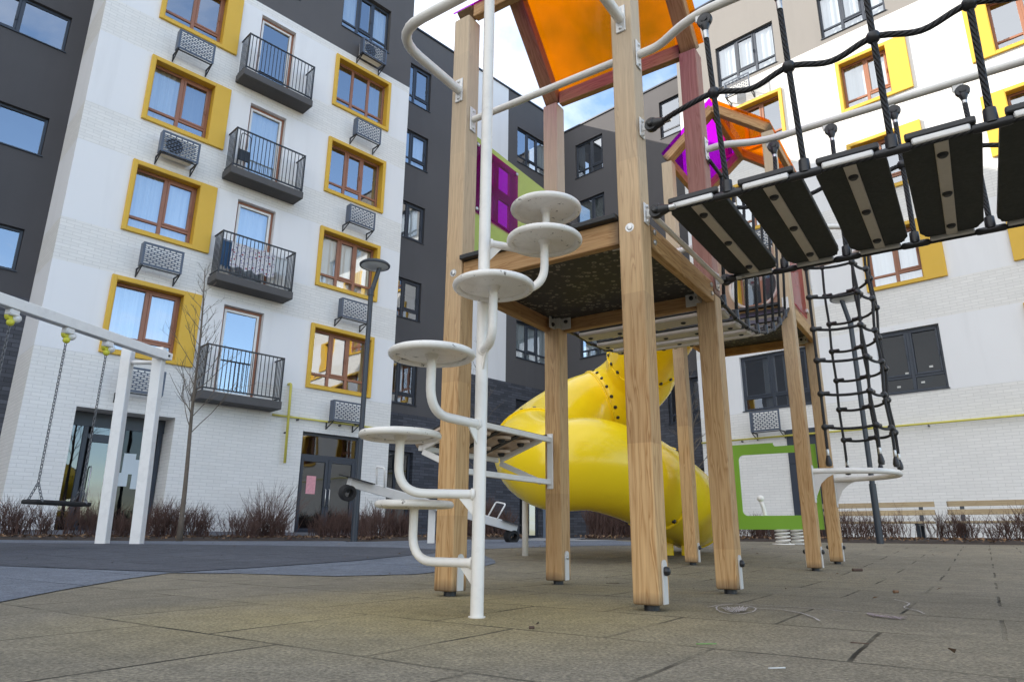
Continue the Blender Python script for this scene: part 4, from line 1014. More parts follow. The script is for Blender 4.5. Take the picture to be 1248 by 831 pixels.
# ------------------------------------------------------------------ stepping discs on a white pole
D0 = V((-.1137, 2.5085, 0)); gz = g(D0.x, D0.y)
dc = thing('disc_climber', (D0.x, D0.y, gz), 'white steel pole with six round stepping discs on curved arms, in front of the tower', 'climbing pole')
bm = nb(); tube(bm, [V((D0.x, D0.y, gz-.05)), V((D0.x, D0.y, zr+.02))], .0235, 18); lathe(bm, (D0.x, D0.y, gz), Z, [(.030, 0), (.030, .004), (.024, .005)], 18); lathe(bm, (D0.x, D0.y, zr-.01), Z, [(.024, 0), (.031, .004), (.031, .03), (.02, .034)], 16)
obj('pole', bm, M['white_metal'], dc, True, angle=R(40))
for (cx, cy, cz) in ((-.368, 2.66, .098), (-.405, 2.475, .335), (-.277, 2.27, .587), (-.070, 2.345, .868), (.126, 2.49, 1.118), (.140, 2.62, 1.322)):
    c = C(cx, cy, cz); bm = nb(); r = .148
    lathe(bm, c, Z, [(0, .010), (.1255, .010), (.1270, .013), (.1270, .020), (.124, .0235), (0, .025)], 56)
    tube(bm, [c+V((.1375*math.cos(2*PI*k/56), .1375*math.sin(2*PI*k/56), .010)) for k in range(56)], .0135, 12, 0, False, False, None, True)
    for k in range(3): a = 2*PI*k/3+.5; bxf(bm, c+V((.126*math.cos(a), .126*math.sin(a), .014)), (math.cos(a), math.sin(a), 0), (-math.sin(a), math.cos(a), 0), Z, .008, .012, .004)
    d = obj('disc', bm, M['disc_top'], dc, True, angle=R(48))
    za = c.z - .195; v = V((c.x-D0.x, c.y-D0.y, 0)); vn = v.normalized(); p0 = V((D0.x, D0.y, za)) + vn*.018; p1 = V((c.x, c.y, za))
    bm = nb(); tube(bm, rounded([p0, p1, c+Z*.011], .13, 9), .0165, 14); lathe(bm, c+Z*-.006, Z, [(.017, -.004), (.022, .006), (.026, .016)], 14); lathe(bm, p0, vn, [(.021, .0), (.021, .012), (.017, .014)], 14)
    obj('arm', bm, M['white_metal'], d, True, angle=R(45))
    bm = nb(); s = vn.cross(Z); q = V((D0.x, D0.y, za)); prism(bm, [q+vn*.022-Z*.012-s*.003, q+vn*.075-Z*.014-s*.003, q+vn*.022-Z*.075-s*.003], s*.006); obj('gusset', bm, M['white_metal'], d)

# ------------------------------------------------------------------ counter with owl shapes between the left posts
ct = thing('play_shelf', tuple(P4+Z*(.613+CZ)), 'low white framed shelf with cut wooden owl shapes, fixed between the two left posts', 'shelf')
def PS(b, o, z): return P2 + B*b + A*o + Z*(z+CZ-.36*max(0, o-.015)*(1 if z > .5 else 0))
bm = nb()
def bar(p, q, w=.024, h=.03, up=Z):
    d = (q-p); s = d.cross(up).normalized(); bxf(bm, (p+q)/2, d, s, d.cross(s), d.length/2, w/2, h/2, 0, .003)
xo = .015
bar(PS(H, xo, .558), PS(1-H, xo, .558)); bar(PS(H, xo, .305), PS(1-H, xo, .305))
bar(PS(.12, .335, .558), PS(.84, .335, .558))
for b in (.14, .86): bar(PS(b, xo+.014, .30), PS(b, .325, .535)); bar(PS(b, xo+.014, .557), PS(b, .325, .557))
obj('frame', bm, M['white_frame'], ct)
for b, n in ((1-H, -B), (H, B)): bm = nb(); plate(bm, PS(b, xo, .43), n, .042, .33, .008, 0, 2); obj('mounting_plate', bm, M['white_frame'], ct)
bm = nb()
outl = [(.075, .06), (.07, .28), (.09, .34), (.14, .37), (.78, .37), (.86, .34), (.91, .27), (.925, .03), (.90, xo+.03), (.10, xo+.03)]
prism(bm, [PS(b, o, .574) for b, o in outl], Z*.014); t_ = obj('board', bm, M['panel_beige'], ct)
bm = nb(); prism(bm, [PS(b*1.012-.004, o*1.01, .589) for b, o in outl], Z*.008); obj('board_edge', bm, M['hpl'], t_)
for b in (.16, .36, .56, .76):
    for o in (.11, .25):
        c = PS(b, o, .573); bm = nb(); lathe(bm, c, -Z, [(.055, 0), (.057, .004), (.053, .016), (0, .016)], 18); obj('owl_eye', bm, M['panel_beige'], t_, True, angle=R(40)); inst('peg', 'peg', P_cap(.022, .022), c-Z*.016, -Z, t_, 'black_plastic')
for b in (.26, .46, .66): bm = nb(); prism(bm, [PS(b-.02, .05, .572), PS(b+.02, .05, .572), PS(b+.02, .33, .572), PS(b-.02, .33, .572)], Z*-.006); obj('rubber_strip', bm, M['hpl'], t_)
# ------------------------------------------------------------------ hanging bridge to the right
def BP(s, b, z): return P1 - A*s + B*b + Z*(z+CZ)
hb = thing('hanging_bridge', tuple(BP(.1, .5, 1.37)), 'hanging bridge of wide dark rubber treads with black rope sides, leading up to the right', 'rope bridge')
SEND = 2.86
def clevis(bm, bmb, c, d, sgn):
    """black rope end shackle seen on plates; d points away from the post"""
    d = V(d).normalized(); s = d.cross(Z).normalized()
    bxf(bmb, V(c)+d*.025, d, s, Z, .028, .004, .020, 0, .004)
    lathe(bm, V(c)+d*.048-s*.016, s, [(.0, 0), (.030, 0), (.033, .006), (.033, .026), (.030, .032), (0, .032)], 16)
    lathe(bm, V(c)+d*.048+s*.016, s, [(.016, 0), (.016, .012), (.010, .017), (0, .017)], 12)
    lathe(bm, V(c)+d*.055, d, [(.027, 0), (.025, .02), (.016, .052), (.0, .052)], 14)
def ferrule(bm, c, d, L_=.034, r=.0125): lathe(bm, c, d, [(0, 0), (r, 0), (r*1.06, .002), (r*1.06, L_-.002), (r, L_), (0, L_)], 12)
for sgn, b0, nm in ((-1, 0.0, 'near'), (1, 1.0, 'far')):
    bo = b0 + sgn*.10
    rl = rail('handrail', [BP(H, b0, 2.228), BP(.16, b0, 2.228), BP(.36, bo, 2.232), BP(SEND, bo, 2.26)], .0205, hb, rad=.14)
    plates(rl, [(BP(H, b0, 2.228), -A, .05, .15), (BP(H, b0, 1.823), -A, .05, .10), (BP(H, b0, 1.385), -A, .05, .10)])
pitch = .308; s0 = .262; NT = 9; BL0, BL1 = .055, 1.025
treads = [s0+pitch*i for i in range(NT)]
for i, s in enumerate(treads):
    zt = 1.408; bm = nb(); hw = .128; bc = (BL0+BL1)/2; bh = (BL1-BL0)/2
    for q in (-1, 1):                     # two rubber boards per tread, clipped corners
        x0, x1 = .021*q, hw*q; ch = .028*q
        pts = [BP(s+x0, BL0, zt), BP(s+x1-ch, BL0, zt), BP(s+x1, BL0+.06, zt), BP(s+x1, BL1-.06, zt), BP(s+x1-ch, BL1, zt), BP(s+x0, BL1, zt)]
        prism(bm, pts, Z*.03, 0, .003)
    bxf(bm, BP(s, bc, zt+.022), -A, B, Z, .0205, bh, .0075)
    t_ = obj('tread', bm, M['tread'], hb)
    bm = nb(); bxf(bm, BP(s, bc, zt-.002), -A, B, Z, .023, bh, .006, 0, .003); bk = obj('bracket', bm, M['slat_beige'], t_)
    for b in (BL0-.02, BL1+.02): bm = nb(); bxf(bm, BP(s, b, zt-.006), -A, B, Z, .092, .018, .014, 0, .008, 3); obj('sleeve', bm, M['plate'], t_, True, angle=R(35))
    for b in (BL0+.12, bc, BL1-.12): inst('bolt_cap', 'tcap', lambda bm: lathe(bm, O0, ZZ, [(.019, 0), (.019, .006), (.013, .013), (0, .014)], 14), BP(s, b, zt-.008), -Z, t_, 'black_plastic')
    for b in (BL0+.002, BL1-.002):
        for q in (-.075, .075): inst('screw', 'tscrew', P_cap(.006, .003), BP(s+q, b+(-.022 if b < .5 else .022), zt-.0205), -Z, t_, 'black_plastic')
    for b in (BL0-.012, BL1+.012): bm = nb(); bxf(bm, BP(s, b, zt+.026), -A, B, Z, .112, .014, .014, 0, .007, 2); obj('edge_strip', bm, M['black_plastic'], t_)
mids = [s0+pitch*(i+.5) for i in range(NT-1)]
def rope(pts, parent, name='rope', r=.0122):
    bm = nb(); tube(bm, pts, r, 8, 0, True, True); return obj(name, bm, M['rope'], parent)
def P_eye(bm):
    lathe(bm, (0, 0, 0), (0, 1, 0), [(0, -.013), (.030, -.013), (.034, -.006), (.034, .006), (.030, .013), (0, .013)], 18); lathe(bm, (0, .014, 0), (0, 1, 0), [(.015, 0), (.015, .006), (0, .010)], 12); lathe(bm, (0, -.014, 0), (0, -1, 0), [(.015, 0), (.015, .006), (0, .010)], 12); lathe(bm, (0, 0, -.062), ZZ, [(.011, 0), (.014, .015), (.022, .035), (.018, .05)], 12)
def P_tee(bm):
    lathe(bm, (0, 0, 0), ZZ, [(.015, 0), (.023, .004), (.021, .06), (.013, .064)], 12); lathe(bm, (-.058, 0, -.002), (1, 0, 0), [(0, 0), (.015, 0), (.017, .01), (.017, .106), (.015, .116), (0, .116)], 12)
def fit(name, key, build, c, parent, mat='black_plastic'):
    """fitting whose own x axis follows the bridge"""
    o = inst(name, key, build, c, Z, parent, mat); o.rotation_euler = (0, 0, TH); return o
def shackle(c, parent):
    bm = nb(); bm2 = nb(); clevis(bm, bm2, c, -A, 1); o = obj('rope_shackle', bm, M['black_plastic'], parent, True, angle=R(40)); obj('lug', bm2, M['plate'], parent)
F_L = lambda L_, r: (lambda bm: ferrule(bm, O0, ZZ, L_, r))
for sgn, b0 in ((-1, 0.0), (1, 1.0)):
    bo = b0+sgn*.10; zl = 1.395; bl = BL0-.02 if sgn < 0 else BL1+.02
    lo = rope([BP(H+.10, b0, 1.385)] + [BP(s0-.10, bl, zl)] + [BP(m, bl, zl-.003) for m in mids] + [BP(SEND, bl, zl)], hb)
    shackle(BP(H+.006, b0, 1.385), lo); inst('ferrule', 'f45', F_L(.045, .0125), BP(H+.095, b0, 1.386), -A, lo, 'steel')
    pts = [BP(H+.10, b0, 1.823)]          # the middle rope waves between the uprights
    for j, m in enumerate(mids): pts += [BP(m-pitch*.5, bo*.5+b0*.5, 1.800 if j else 1.815), BP(m, bo*.55+b0*.45, 1.838)]
    pts.append(BP(SEND, bo, 1.82)); mr = rope(smoothpath(pts, 6), hb)
    shackle(BP(H+.006, b0, 1.823), mr); inst('ferrule', 'f50', F_L(.05, .0125), BP(H+.095, b0, 1.824), -A, mr, 'steel')
    for j, m in enumerate(mids):
        top = BP(m, bo, 2.20); mid = BP(m, bo*.55+b0*.45, 1.838); low = BP(m, bl, zl+.02)
        up = rope(smoothpath([top-Z*.09, mid, low], 6), hb)
        fit('rope_eye', 'eye', P_eye, top-Z*.020, up); bm = nb(); bxf(bm, top+Z*.006+A*.016, A, B, Z, .026, .004, .022, 0, .004); obj('lug', bm, M['plate'], up)
        inst('ferrule', 'f42', F_L(.042, .0115), top-Z*.115, Z, up, 'steel'); inst('rope_knot', 'knot', lambda bm: ball(bm, O0, .027, 12), mid, Z, up, 'black_plastic')
        fit('rope_clamp', 'tee', P_tee, low-Z*.02, up)

# ------------------------------------------------------------------ sagging slat bridge between the towers
def NP(t, b, z): return P3.lerp(P6, t) + A*b + Z*(z+CZ)
def zsag(t): return 1.36 + .59*t - .255*4*t*(1-t)
nbr = thing('slat_bridge', tuple(NP(.03, .5, 1.36)), 'sagging bridge of pale slats with close black rope sides between the two towers', 'rope bridge')
NS = 9; ts = [.045+.91*i/(NS-1) for i in range(NS)]
for i, t in enumerate(ts):
    z = zsag(t); d = (NP(t+.01, 0, zsag(t+.01))-NP(t-.01, 0, zsag(t-.01))).normalized(); n = A.cross(d)
    if n.z < 0: n = -n
    bm = nb(); bxf(bm, NP(t, .5, z), A, d, n, .50, .072, .016, 0, .014, 2)
    s_ = obj('slat', bm, M['slat_beige'], nbr)
    bm = nb(); bxf(bm, NP(t, .5, z)+n*.022, A, d, n, .49, .078, .006); obj('rubber_pad', bm, M['black_plastic'], s_)
    for b in (.06, .28, .5, .72, .94): inst('bolt_cap', 'scap', P_cap(.017, .012), NP(t, b, z)-n*.0135, -n, s_, 'black_plastic')
def P_sock(bm): lathe(bm, O0, ZZ, [(.013, 0), (.019, .004), (.017, .07), (.010, .075)], 10)
def P_sleeve(bm): lathe(bm, (0, 0, -.035), ZZ, [(0, 0), (.014, 0), (.014, .07), (0, .07)], 10)
for b, sg in ((-.02, -1), (1.02, 1)):
    rope([NP(t, b, zsag(t)+.005) for t in [i/20 for i in range(21)]], nbr, r=.0115)
    ztop = lambda t: 2.15 + .62*t - .12*4*t*(1-t)
    rope([NP(t, b+sg*.05, ztop(t)) for t in [i/20 for i in range(21)]], nbr, r=.0115)
    for i in range(len(ts)-1):
        t = (ts[i]+ts[i+1])/2; p, q = NP(t, b, zsag(t)), NP(t, b+sg*.05, ztop(t)); up = rope([p, q], nbr, r=.0112)
        dd = (NP(t+.02, b, zsag(t+.02))-NP(t-.02, b, zsag(t-.02))).normalized()
        inst('rope_socket', 'sock', P_sock, p-Z*.012, Z, up, 'black_plastic'); inst('rope_sleeve', 'sleeve', P_sleeve, p, dd, up, 'black_plastic'); inst('rope_knot', 'knot18', lambda bm: ball(bm, O0, .018, 10), q, Z, up, 'black_plastic')
rail('handrail', [P6-B*H+Z*(2.85+CZ), P6-B*.16+Z*(2.85+CZ), P6-B*.5+Z*(2.72+CZ)], .018, nbr)

# ------------------------------------------------------------------ rope net chimney on the back tower
def CPt(b, o, z): return P6 + B*b - A*(H+o) + Z*(z+CZ)
nc = thing('rope_net', tuple(CPt(.5, .3, .5)), 'upright black rope climbing net hung between two white hoops on the back tower', 'climbing net')
OT = .585
for z, nm in ((.52, 'low'), (2.66, 'high')):
    hp = rail('hoop', [CPt(0.0, .0, z), CPt(.06, OT*.6, z), CPt(.30, OT, z), CPt(.70, OT, z), CPt(.94, OT*.6, z), CPt(1.0, .0, z)], .024, nc, rad=.25)
    for b in (0, 1):
        bm = nb(); plate(bm, CPt(b, 0, z-.10), -A, .055, .30, .008, 0, 2)
        if z < 1: prism(bm, [CPt(b, .007, z-.02)-B*.004, CPt(b, .17, z-.022)-B*.004, CPt(b, .11, z-.055)-B*.004, CPt(b, .06, z-.10)-B*.004, CPt(b, .03, z-.17)-B*.004, CPt(b, .007, z-.22)-B*.004], B*.008)
        obj('rail_plate', bm, M['plate'], hp)
vp = [(.03, .13), (.11, OT*.86), (.36, OT), (.66, OT), (.93, OT*.70), (.98, .13)]
levels = [.88+.285*i for i in range(6)]
def nodept(k, j):
    b, o = vp[k]; f = .93 if j % 2 else .98; return CPt(.5+(b-.5)*f, o*(.97 if j % 2 else 1.0), levels[j])
for k, (b, o) in enumerate(vp):
    up = rope(smoothpath([CPt(b, o, .62)] + [nodept(k, j) for j in range(6)] + [CPt(b, o, 2.62)], 4), nc)
    inst('ferrule', 'f50b', F_L(.05, .0125), CPt(b, o, .645), Z, up, 'steel'); inst('rope_shackle', 'drop', lambda bm: lathe(bm, O0, ZZ, [(0, 0), (.022, .006), (.026, .03), (.021, .06), (.012, .09)], 12), CPt(b, o, .555), Z, up, 'black_plastic'); inst('rope_knot', 'knot26', lambda bm: ball(bm, O0, .026, 10), CPt(b, o, 2.62), Z, up, 'black_plastic')
    for j in range(6):
        p = nodept(k, j); q = nodept(k+1 if k < 5 else 4, j); inst('rope_knot', 'knot235', lambda bm: ball(bm, O0, .029, 10), p, Z, up, 'black_plastic'); inst('rope_socket', 'sock6', lambda bm: lathe(bm, O0, ZZ, [(.019, 0), (.019, .065), (.014, .07)], 10), p, q-p, up, 'black_plastic')
for j in range(6):
    bm = nb()
    for k in range(5): tube(bm, sag(nodept(k, j), nodept(k+1, j), .020, 8), .0122, 8, 0, True, True)
    obj('net_rope', bm, M['rope'], nc)

# ------------------------------------------------------------------ yellow tube slide
sl = thing('tube_slide', (1.5, 7.2, g(1.5, 7.2)), 'yellow plastic tube slide coiling down behind the wooden towers', 'slide')
ctrl = [(848, 350, 6.9), (828, 370, 7.0), (806, 396, 7.25), (788, 428, 7.7), (777, 460, 8.15), (746, 486, 8.4), (704, 503, 8.3), (669, 527, 7.8), (652, 550, 7.1), (674, 566, 6.6), (722, 565, 6.45), (772, 580, 6.65), (810, 602, 7.1), (832, 616, 7.65), (840, 622, 8.25)]
cl = smoothpath([at(*c) for c in ctrl], 8)
RS = .43
bm = nb(); tube(bm, cl, RS, 40, 0, False); tube(bm, cl, RS-.02, 40, 0, False)
body = obj('tube', bm, M['yellow_slide'], sl, True, angle=R(50))
def pnt(i): i = max(1, min(len(cl)-2, i)); return cl[i], (cl[i+1]-cl[i-1]).normalized()
FLG = []
flang = [26, 43, 63, 93]
for idx in flang:
    c, d = pnt(idx); bm = nb(); lathe(bm, c-d*.016, d, [(RS-.005, 0), (RS+.017, .002), (RS+.019, .014), (RS+.007, .016), (RS+.007, .018), (RS+.019, .020), (RS+.017, .031), (RS-.005, .033)], 40)
    FLG.append(obj('flange', bm, M['yellow_slide'], sl, True, angle=R(50)))
    up = Z if abs(d.z) < .9 else V((1, 0, 0)); X = d.cross(up).normalized(); Y = d.cross(X)
    for k in range(20):
        a = 2*PI*k/20; n = X*math.cos(a)+Y*math.sin(a)
        inst('bolt_cap', 'slidecap', P_cap(.022, .024), c+d*-.048+n*(RS-.004), n, FLG[-1], 'black_plastic')
c, d = pnt(len(cl)-2); bm = nb(); lathe(bm, c-d*.02, d, [(RS-.02, 0), (RS+.010, .0), (RS+.014, .02), (RS+.008, .04), (RS-.02, .04), (RS-.02, 0)], 40); obj('exit_rim', bm, M['yellow_slide'], sl, True, angle=R(50))
# legs
lg = ong(640, 677); c0 = V((cl[64].x, cl[64].y, cl[64].z-RS-.0))
bm = nb(); tube(bm, rounded([V((lg.x, lg.y, g(lg.x, lg.y)-.03)), V((lg.x, lg.y, c0.z+.03)), V((c0.x, c0.y, c0.z+.03)), ], .16, 8), .033, 14); obj('leg', bm, M['white_metal'], sl, True)
for px in (813, 836):
    q = at(px, 648, 7.55); gq = g(q.x, q.y); bm = nb()
    bxf(bm, (q.x, q.y, (gq+q.z+.08)/2), (1, 0, 0), (0, 1, 0), Z, .055, .035, (q.z+.10-gq)/2, 0, .012); obj('leg', bm, M['yellow_slide'], sl)

# ------------------------------------------------------------------ swing
SD = 8.4
bR, bL = ong(168, 663), None
def gp(px, Y): p = at(px, 655, Y); return V((p.x, p.y, g(p.x, p.y)))
D_sw = bR.y
b1, b2 = gp(167.5, D_sw), gp(125.5, D_sw)
t1, t2 = at(195.5, 424, D_sw), at(153.5, 446, D_sw); t2.z = t1.z
sw = thing('playground_swing', tuple((b1+b2)/2), 'white steel swing frame with two upright posts and a long beam, before the left block', 'swing')
bm_w = (b1-b2).length
def upright(p, q):
    bm = nb(); d = (q-p).normalized(); s = (b1-b2).normalized(); n = d.cross(s).normalized(); bxf(bm, (p+q)/2-d*.03, s, n, d, bm_w*.155, bm_w*.13, (q-p).length/2+.03, 0, .006); obj('post', bm, M['white_frame'], sw)
upright(b1, t1); upright(b2, t2)
zb_ = at(200, 434, D_sw).z
e0 = at(201, 434, D_sw); 
dd_ = ray(0, 365); e1 = V((dd_.x, dd_.y, 0))*((zb_-CZ)/dd_.z) + Z*zb_
bd = (e0-e1).normalized(); beam_end = e1 - bd*2.2
bm = nb(); hb_ = bm_w*.135; bxf(bm, (e0+beam_end)/2, bd, bd.cross(Z), Z, (e0-beam_end).length/2, hb_, hb_, 0, .006); obj('beam', bm, M['white_frame'], sw)
bm = nb(); mid = (t1+t2)/2; tube(bm, [V((t1.x, t1.y, zb_-.09)), V((t2.x, t2.y, zb_-.09))], .03, 8); bxf(bm, e0+bd*.02, bd, bd.cross(Z), Z, .05, hb_+.006, hb_*.8, 0, .004); obj('end_plate', bm, M['white_frame'], sw)
bm = nb(); lathe(bm, e0-bd*.0-bd.cross(Z)*-(hb_+.007), bd.cross(Z), [(.016, 0), (.016, .01), (0, .014)], 10); obj('bolt', bm, M['black_plastic'], sw)
def beam_at(px, py):                      # where a vertical hanger at this pixel meets the beam
    d = ray(px, py); n = V((bd.y, -bd.x, 0)); t = (e0.x*n.x+e0.y*n.y)/(d.x*n.x+d.y*n.y); return V((d.x*t, d.y*t, zb_-hb_))
def link(bm, c, d, side, L_, w, r):
    d = V(d).normalized(); s = (V(side)-d*V(side).dot(d)).normalized(); n = 10
    pts = []
    for k in range(n): a = 2*PI*k/n; pts.append(V(c)+s*(w*math.cos(a))+d*((L_/2-w)*(1 if math.sin(a) > 0 else -1)*(1 if abs(math.sin(a)) > .2 else 0)+w*math.sin(a)))
    tube(bm, pts, r, 5, 0, False, False, None, True)
def chain(bm, p, q, L_=.052):
    p, q = V(p), V(q); d = q-p; n = max(1, int(d.length/(L_*.72))); u = d.normalized(); s1 = u.cross(V((.3, 1, .1))).normalized(); s2 = u.cross(s1)
    for i in range(n): link(bm, p+d*((i+.5)/n), u, s1 if i % 2 else s2, L_, .0125, .0045)
def swing_seat(h1, h2, zs, label):
    k = bm_w/.30                          # size of fittings follows the frame
    t = thing('hanging_swing', tuple(V(((h1.x+h2.x)/2, (h1.y+h2.y)/2, zs))), label, 'swing', 'black swings on chains')
    for h in (h1, h2):
        bm = nb(); lathe(bm, h-Z*.07-bd*0+bd.cross(Z)*-.05, bd.cross(Z), [(0, 0), (.045, .004), (.05, .03), (.045, .056), (.0, .06)], 14); o = obj('hanger_cap', bm, M['yellow_cap'], t, True, angle=R(50))
        bm = nb(); bxf(bm, h-Z*.035, bd, bd.cross(Z), Z, .055, .045, .035, 0, .012); ball(bm, h-Z*.08+bd*.055, .048, 12); obj('hanger', bm, M['white_frame'], o, True, angle=R(40))
        bm = nb(); ball(bm, h-Z*.14, .038, 12); obj('hanger_knob', bm, M['yellow_cap'], o, True)
        bm = nb(); low = V((h.x, h.y, zs+.20)); chain(bm, h-Z*.17, low)
        sd = bd.cross(Z).normalized()
        for s in (-1, 1):
            e = V((h.x, h.y, zs+.02))+sd*(s*.09)+bd*(0); chain(bm, low, e, .05)
            lathe(bm, e-Z*.02, Z, [(.018, 0), (.02, .02), (.01, .035)], 8)
        obj('chain', bm, M['galv'], t)
    bm = nb(); c = V(((h1.x+h2.x)/2, (h1.y+h2.y)/2, zs)); L_ = (h2-h1).length/2+.075; bxf(bm, c, bd, bd.cross(Z), Z, L_, .105, .024, 0, .018, 3); obj('seat', bm, M['tyre'], t, True, angle=R(40))
h1, h2 = beam_at(83, 404), beam_at(130, 427)
mid_ = (h1+h2)/2; px_seat = ray(75, 613); zs_ = CZ + px_seat.z*((mid_.x*mid_.x+mid_.y*mid_.y)**.5)/((px_seat.x**2+px_seat.y**2)**.5)
swing_seat(h1, h2, zs_, 'black rubber swing seat hanging in front of the entrance recess')
h3 = beam_at(15, 382); swing_seat(h3 - (h2-h1), h3, zs_, 'black swing seat hung at the photo edge, only its right chain in view')

# ------------------------------------------------------------------ seesaw
sb = ong(523, 662); SDp = sb.y
se = thing('seesaw', (sb.x, sb.y, g(sb.x, sb.y)), 'white seesaw with wire handles and half tyres, tilted left end up, behind the stepping discs', 'seesaw')
pl_, pr_ = at(425, 587, SDp-.85), at(628, 643, SDp+.8); sd_ = (pr_-pl_).normalized(); nn = sd_.cross(V((0, 1, 0))).normalized(); wv = sd_.cross(nn)
if nn.z < 0: nn = -nn
bm = nb(); bxf(bm, (pl_+pr_)/2, sd_, wv, nn, (pr_-pl_).length/2, .06, .062, 0, .006); obj('beam', bm, M['white_frame'], se)
bm = nb(); pv = pl_.lerp(pr_, .48)
for o in (-.045, .09): bxf(bm, (pv.x+o, pv.y+.09, (g(pv.x, pv.y)+pv.z)/2), (1, 0, 0), (0, 1, 0), Z, .05, .035, (pv.z-g(pv.x, pv.y))/2+.02, 0, .005)
lathe(bm, pv-V((0, .12, 0)), (0, 1, 0), [(0, 0), (.035, 0), (.035, .26), (0, .26)], 12)
obj('pivot', bm, M['white_frame'], se)
for f, sg in ((.0, 1), (1.0, -1)):
    c = pl_.lerp(pr_, f)
    bm = nb(); bxf(bm, c+sd_*(sg*.10)+nn*.058, sd_, wv, nn, .21, .13, .007, 0, .003); obj('seat', bm, M['hpl'], se)
    q = c+sd_*(sg*.47)+nn*.05; bm = nb(); wd = .14
    tube(bm, rounded([q-wv*wd*.9-sd_*sg*.02, q-wv*wd*.9+nn*.24-sd_*sg*.10, q+wv*wd*.9+nn*.24-sd_*sg*.10, q+wv*wd*.9-sd_*sg*.02], .04, 4), .012, 8); obj('handle', bm, M['white_frame'], se, True)
    bm = nb(); rt = .105; cc = c+sd_*(sg*.03)-nn*.135
    lathe(bm, cc-wv*.07, wv, [(rt*.55, 0), (rt*.9, -.002), (rt, .02), (rt, .12), (rt*.9, .142), (rt*.55, .14), (rt*.45, .07), (rt*.55, 0)], 22); obj('tyre', bm, M['tyre'], se, True, angle=R(40))
    bm = nb(); bxf(bm, cc+nn*.06-wv*0, sd_, wv, nn, .018, .03, .06); obj('tyre_bracket', bm, M['rail_metal'], se)

# ------------------------------------------------------------------ lamps
def lamp(px, Y, ph, label, hdx, top=(0, 0)):
    b = at(px, 655, Y); b.z = g(b.x, b.y)
    t = thing('street_lamp', tuple(b), label, 'street lamp', 'graphite street lamps')
    zt = ph; bend = V((b.x, b.y, zt-.62)); s = V((hdx, -.1, 0)).normalized(); tip = V((b.x, b.y, zt))+s*.16
    bm = nb(); tube(bm, [b-Z*.05, b+Z*(1.1)], .062, 14); tube(bm, [b+Z*1.1, bend], .048, 14); lathe(bm, bend-Z*.05, Z, [(.049, 0), (.056, .004), (.056, .13), (.05, .14)], 14); tube(bm, [bend, tip], .045, 12); obj('pole', bm, M['lamp_metal'], t, True, angle=R(40))
    c = tip - s*.12 - Z*.02
    bm = nb(); lathe(bm, c, Z, [(.27, -.03), (.30, -.028), (.305, .0), (.27, .035), (.12, .055), (0, .06)], 32); hd = obj('lamp_head', bm, M['lamp_metal'], t, True, angle=R(40))
    bm = nb(); lathe(bm, c, Z, [(0, -.085), (.10, -.080), (.2, -.058), (.268, -.029)], 28); obj('diffuser', bm, M['lamp_glass'], hd, True)
zl_ = at(447, 322, 12.6).z; lamp(431.5, 12.6, zl_, 'graphite street lamp with round head before the white left block', 1)
zr_ = at(1040, 362, 13.2).z; lamp(1072, 13.2, zr_, 'graphite street lamp half hidden behind the black rope climbing net', -.4)

# ------------------------------------------------------------------ benches
def bench(u0, u1, label):
    """on the paving in front of the right block"""
    off = 3.15; n = RR.out; F = RR
    c = F.P((u0+u1)/2, off, 0); gz = g(c.x, c.y)-CZ
    t = thing('park_bench', (c.x, c.y, gz+CZ), label, 'bench', 'slatted benches by the white wall')
    for o, z in ((-.17, .44), (-.0, .445), (.17, .44)): timber('seat_slat', F.P(u0, off+o, gz+z), F.P(u1, off+o, gz+z), .135, .045, t, 'wood_bench', n, .006)
    for z, o in ((.66, -.29), (.84, -.33)): timber('back_slat', F.P(u0, off+o, gz+z), F.P(u1, off+o, gz+z), .04, .115, t, 'wood_bench', n, .006)
    for u in (u0+.28, u1-.28):
        bm = nb(); a, b = F.P(u, off-.24, gz+.40), F.P(u, off-.36, gz+.88); d = (b-a).normalized(); bxf(bm, (a+b)/2, F.u, d.cross(F.u), d, .04, .02, .26, 0, .004)
        fb(bm, F, u-.04, u+.04, off-.26, off+.22, gz+.375, gz+.415); fb(bm, F, u-.04, u+.04, off-.24, off-.17, gz-.04, gz+.374); fb(bm, F, u-.04, u+.04, off+.10, off+.17, gz-.04, gz+.374)
        obj('support', bm, M['lamp_metal'], t)
bench(-6.4, -3.86, 'slatted timber bench left of the lamp pole, partly behind the tower'); bench(-3.62, -1.05, 'slatted timber bench at the right photo edge behind the shrubs')

# spring riders behind the green counter
def rider(px, Y, label, ball_):
    b = at(px, 655, Y); b.z = g(b.x, b.y)
    t = thing('spring_rider', tuple(b), label, 'spring rider', 'spring riders behind the tower')
    bm = nb(); n = 90; rr = .10; tube(bm, [b+V((rr*math.cos(2*PI*6*i/n), rr*math.sin(2*PI*6*i/n), .02+.31*i/n)) for i in range(n+1)], .013, 8); lathe(bm, b, Z, [(.16, 0), (.16, .015), (0, .015)], 20); obj('spring', bm, M['white_metal'], t, True)
    bm = nb(); bxf(bm, b+Z*.35, A, B, Z, .36, .14, .02, 0, .012, 2); obj('seat', bm, M['green'], t)
    bm = nb(); s = -.22 if ball_ else .24
    tube(bm, rounded([b+A*s*-1+Z*.36, b+A*s*-1.05+Z*.50, b+A*s*-1.25+Z*.66], .1), .03, 10); ball(bm, b+A*s*-1.25+Z*.68, .055, 12)
    if not ball_: tube(bm, [b+A*s*-1.1+B*-.2+Z*.80, b+A*s*-1.1+B*.2+Z*.60], .02, 10); ball(bm, b+A*s*-1.1+B*-.2+Z*.80, .04, 10); ball(bm, b+A*s*-1.1+B*.2+Z*.60, .04, 10)
    obj('handle', bm, M['white_metal'], t, True)
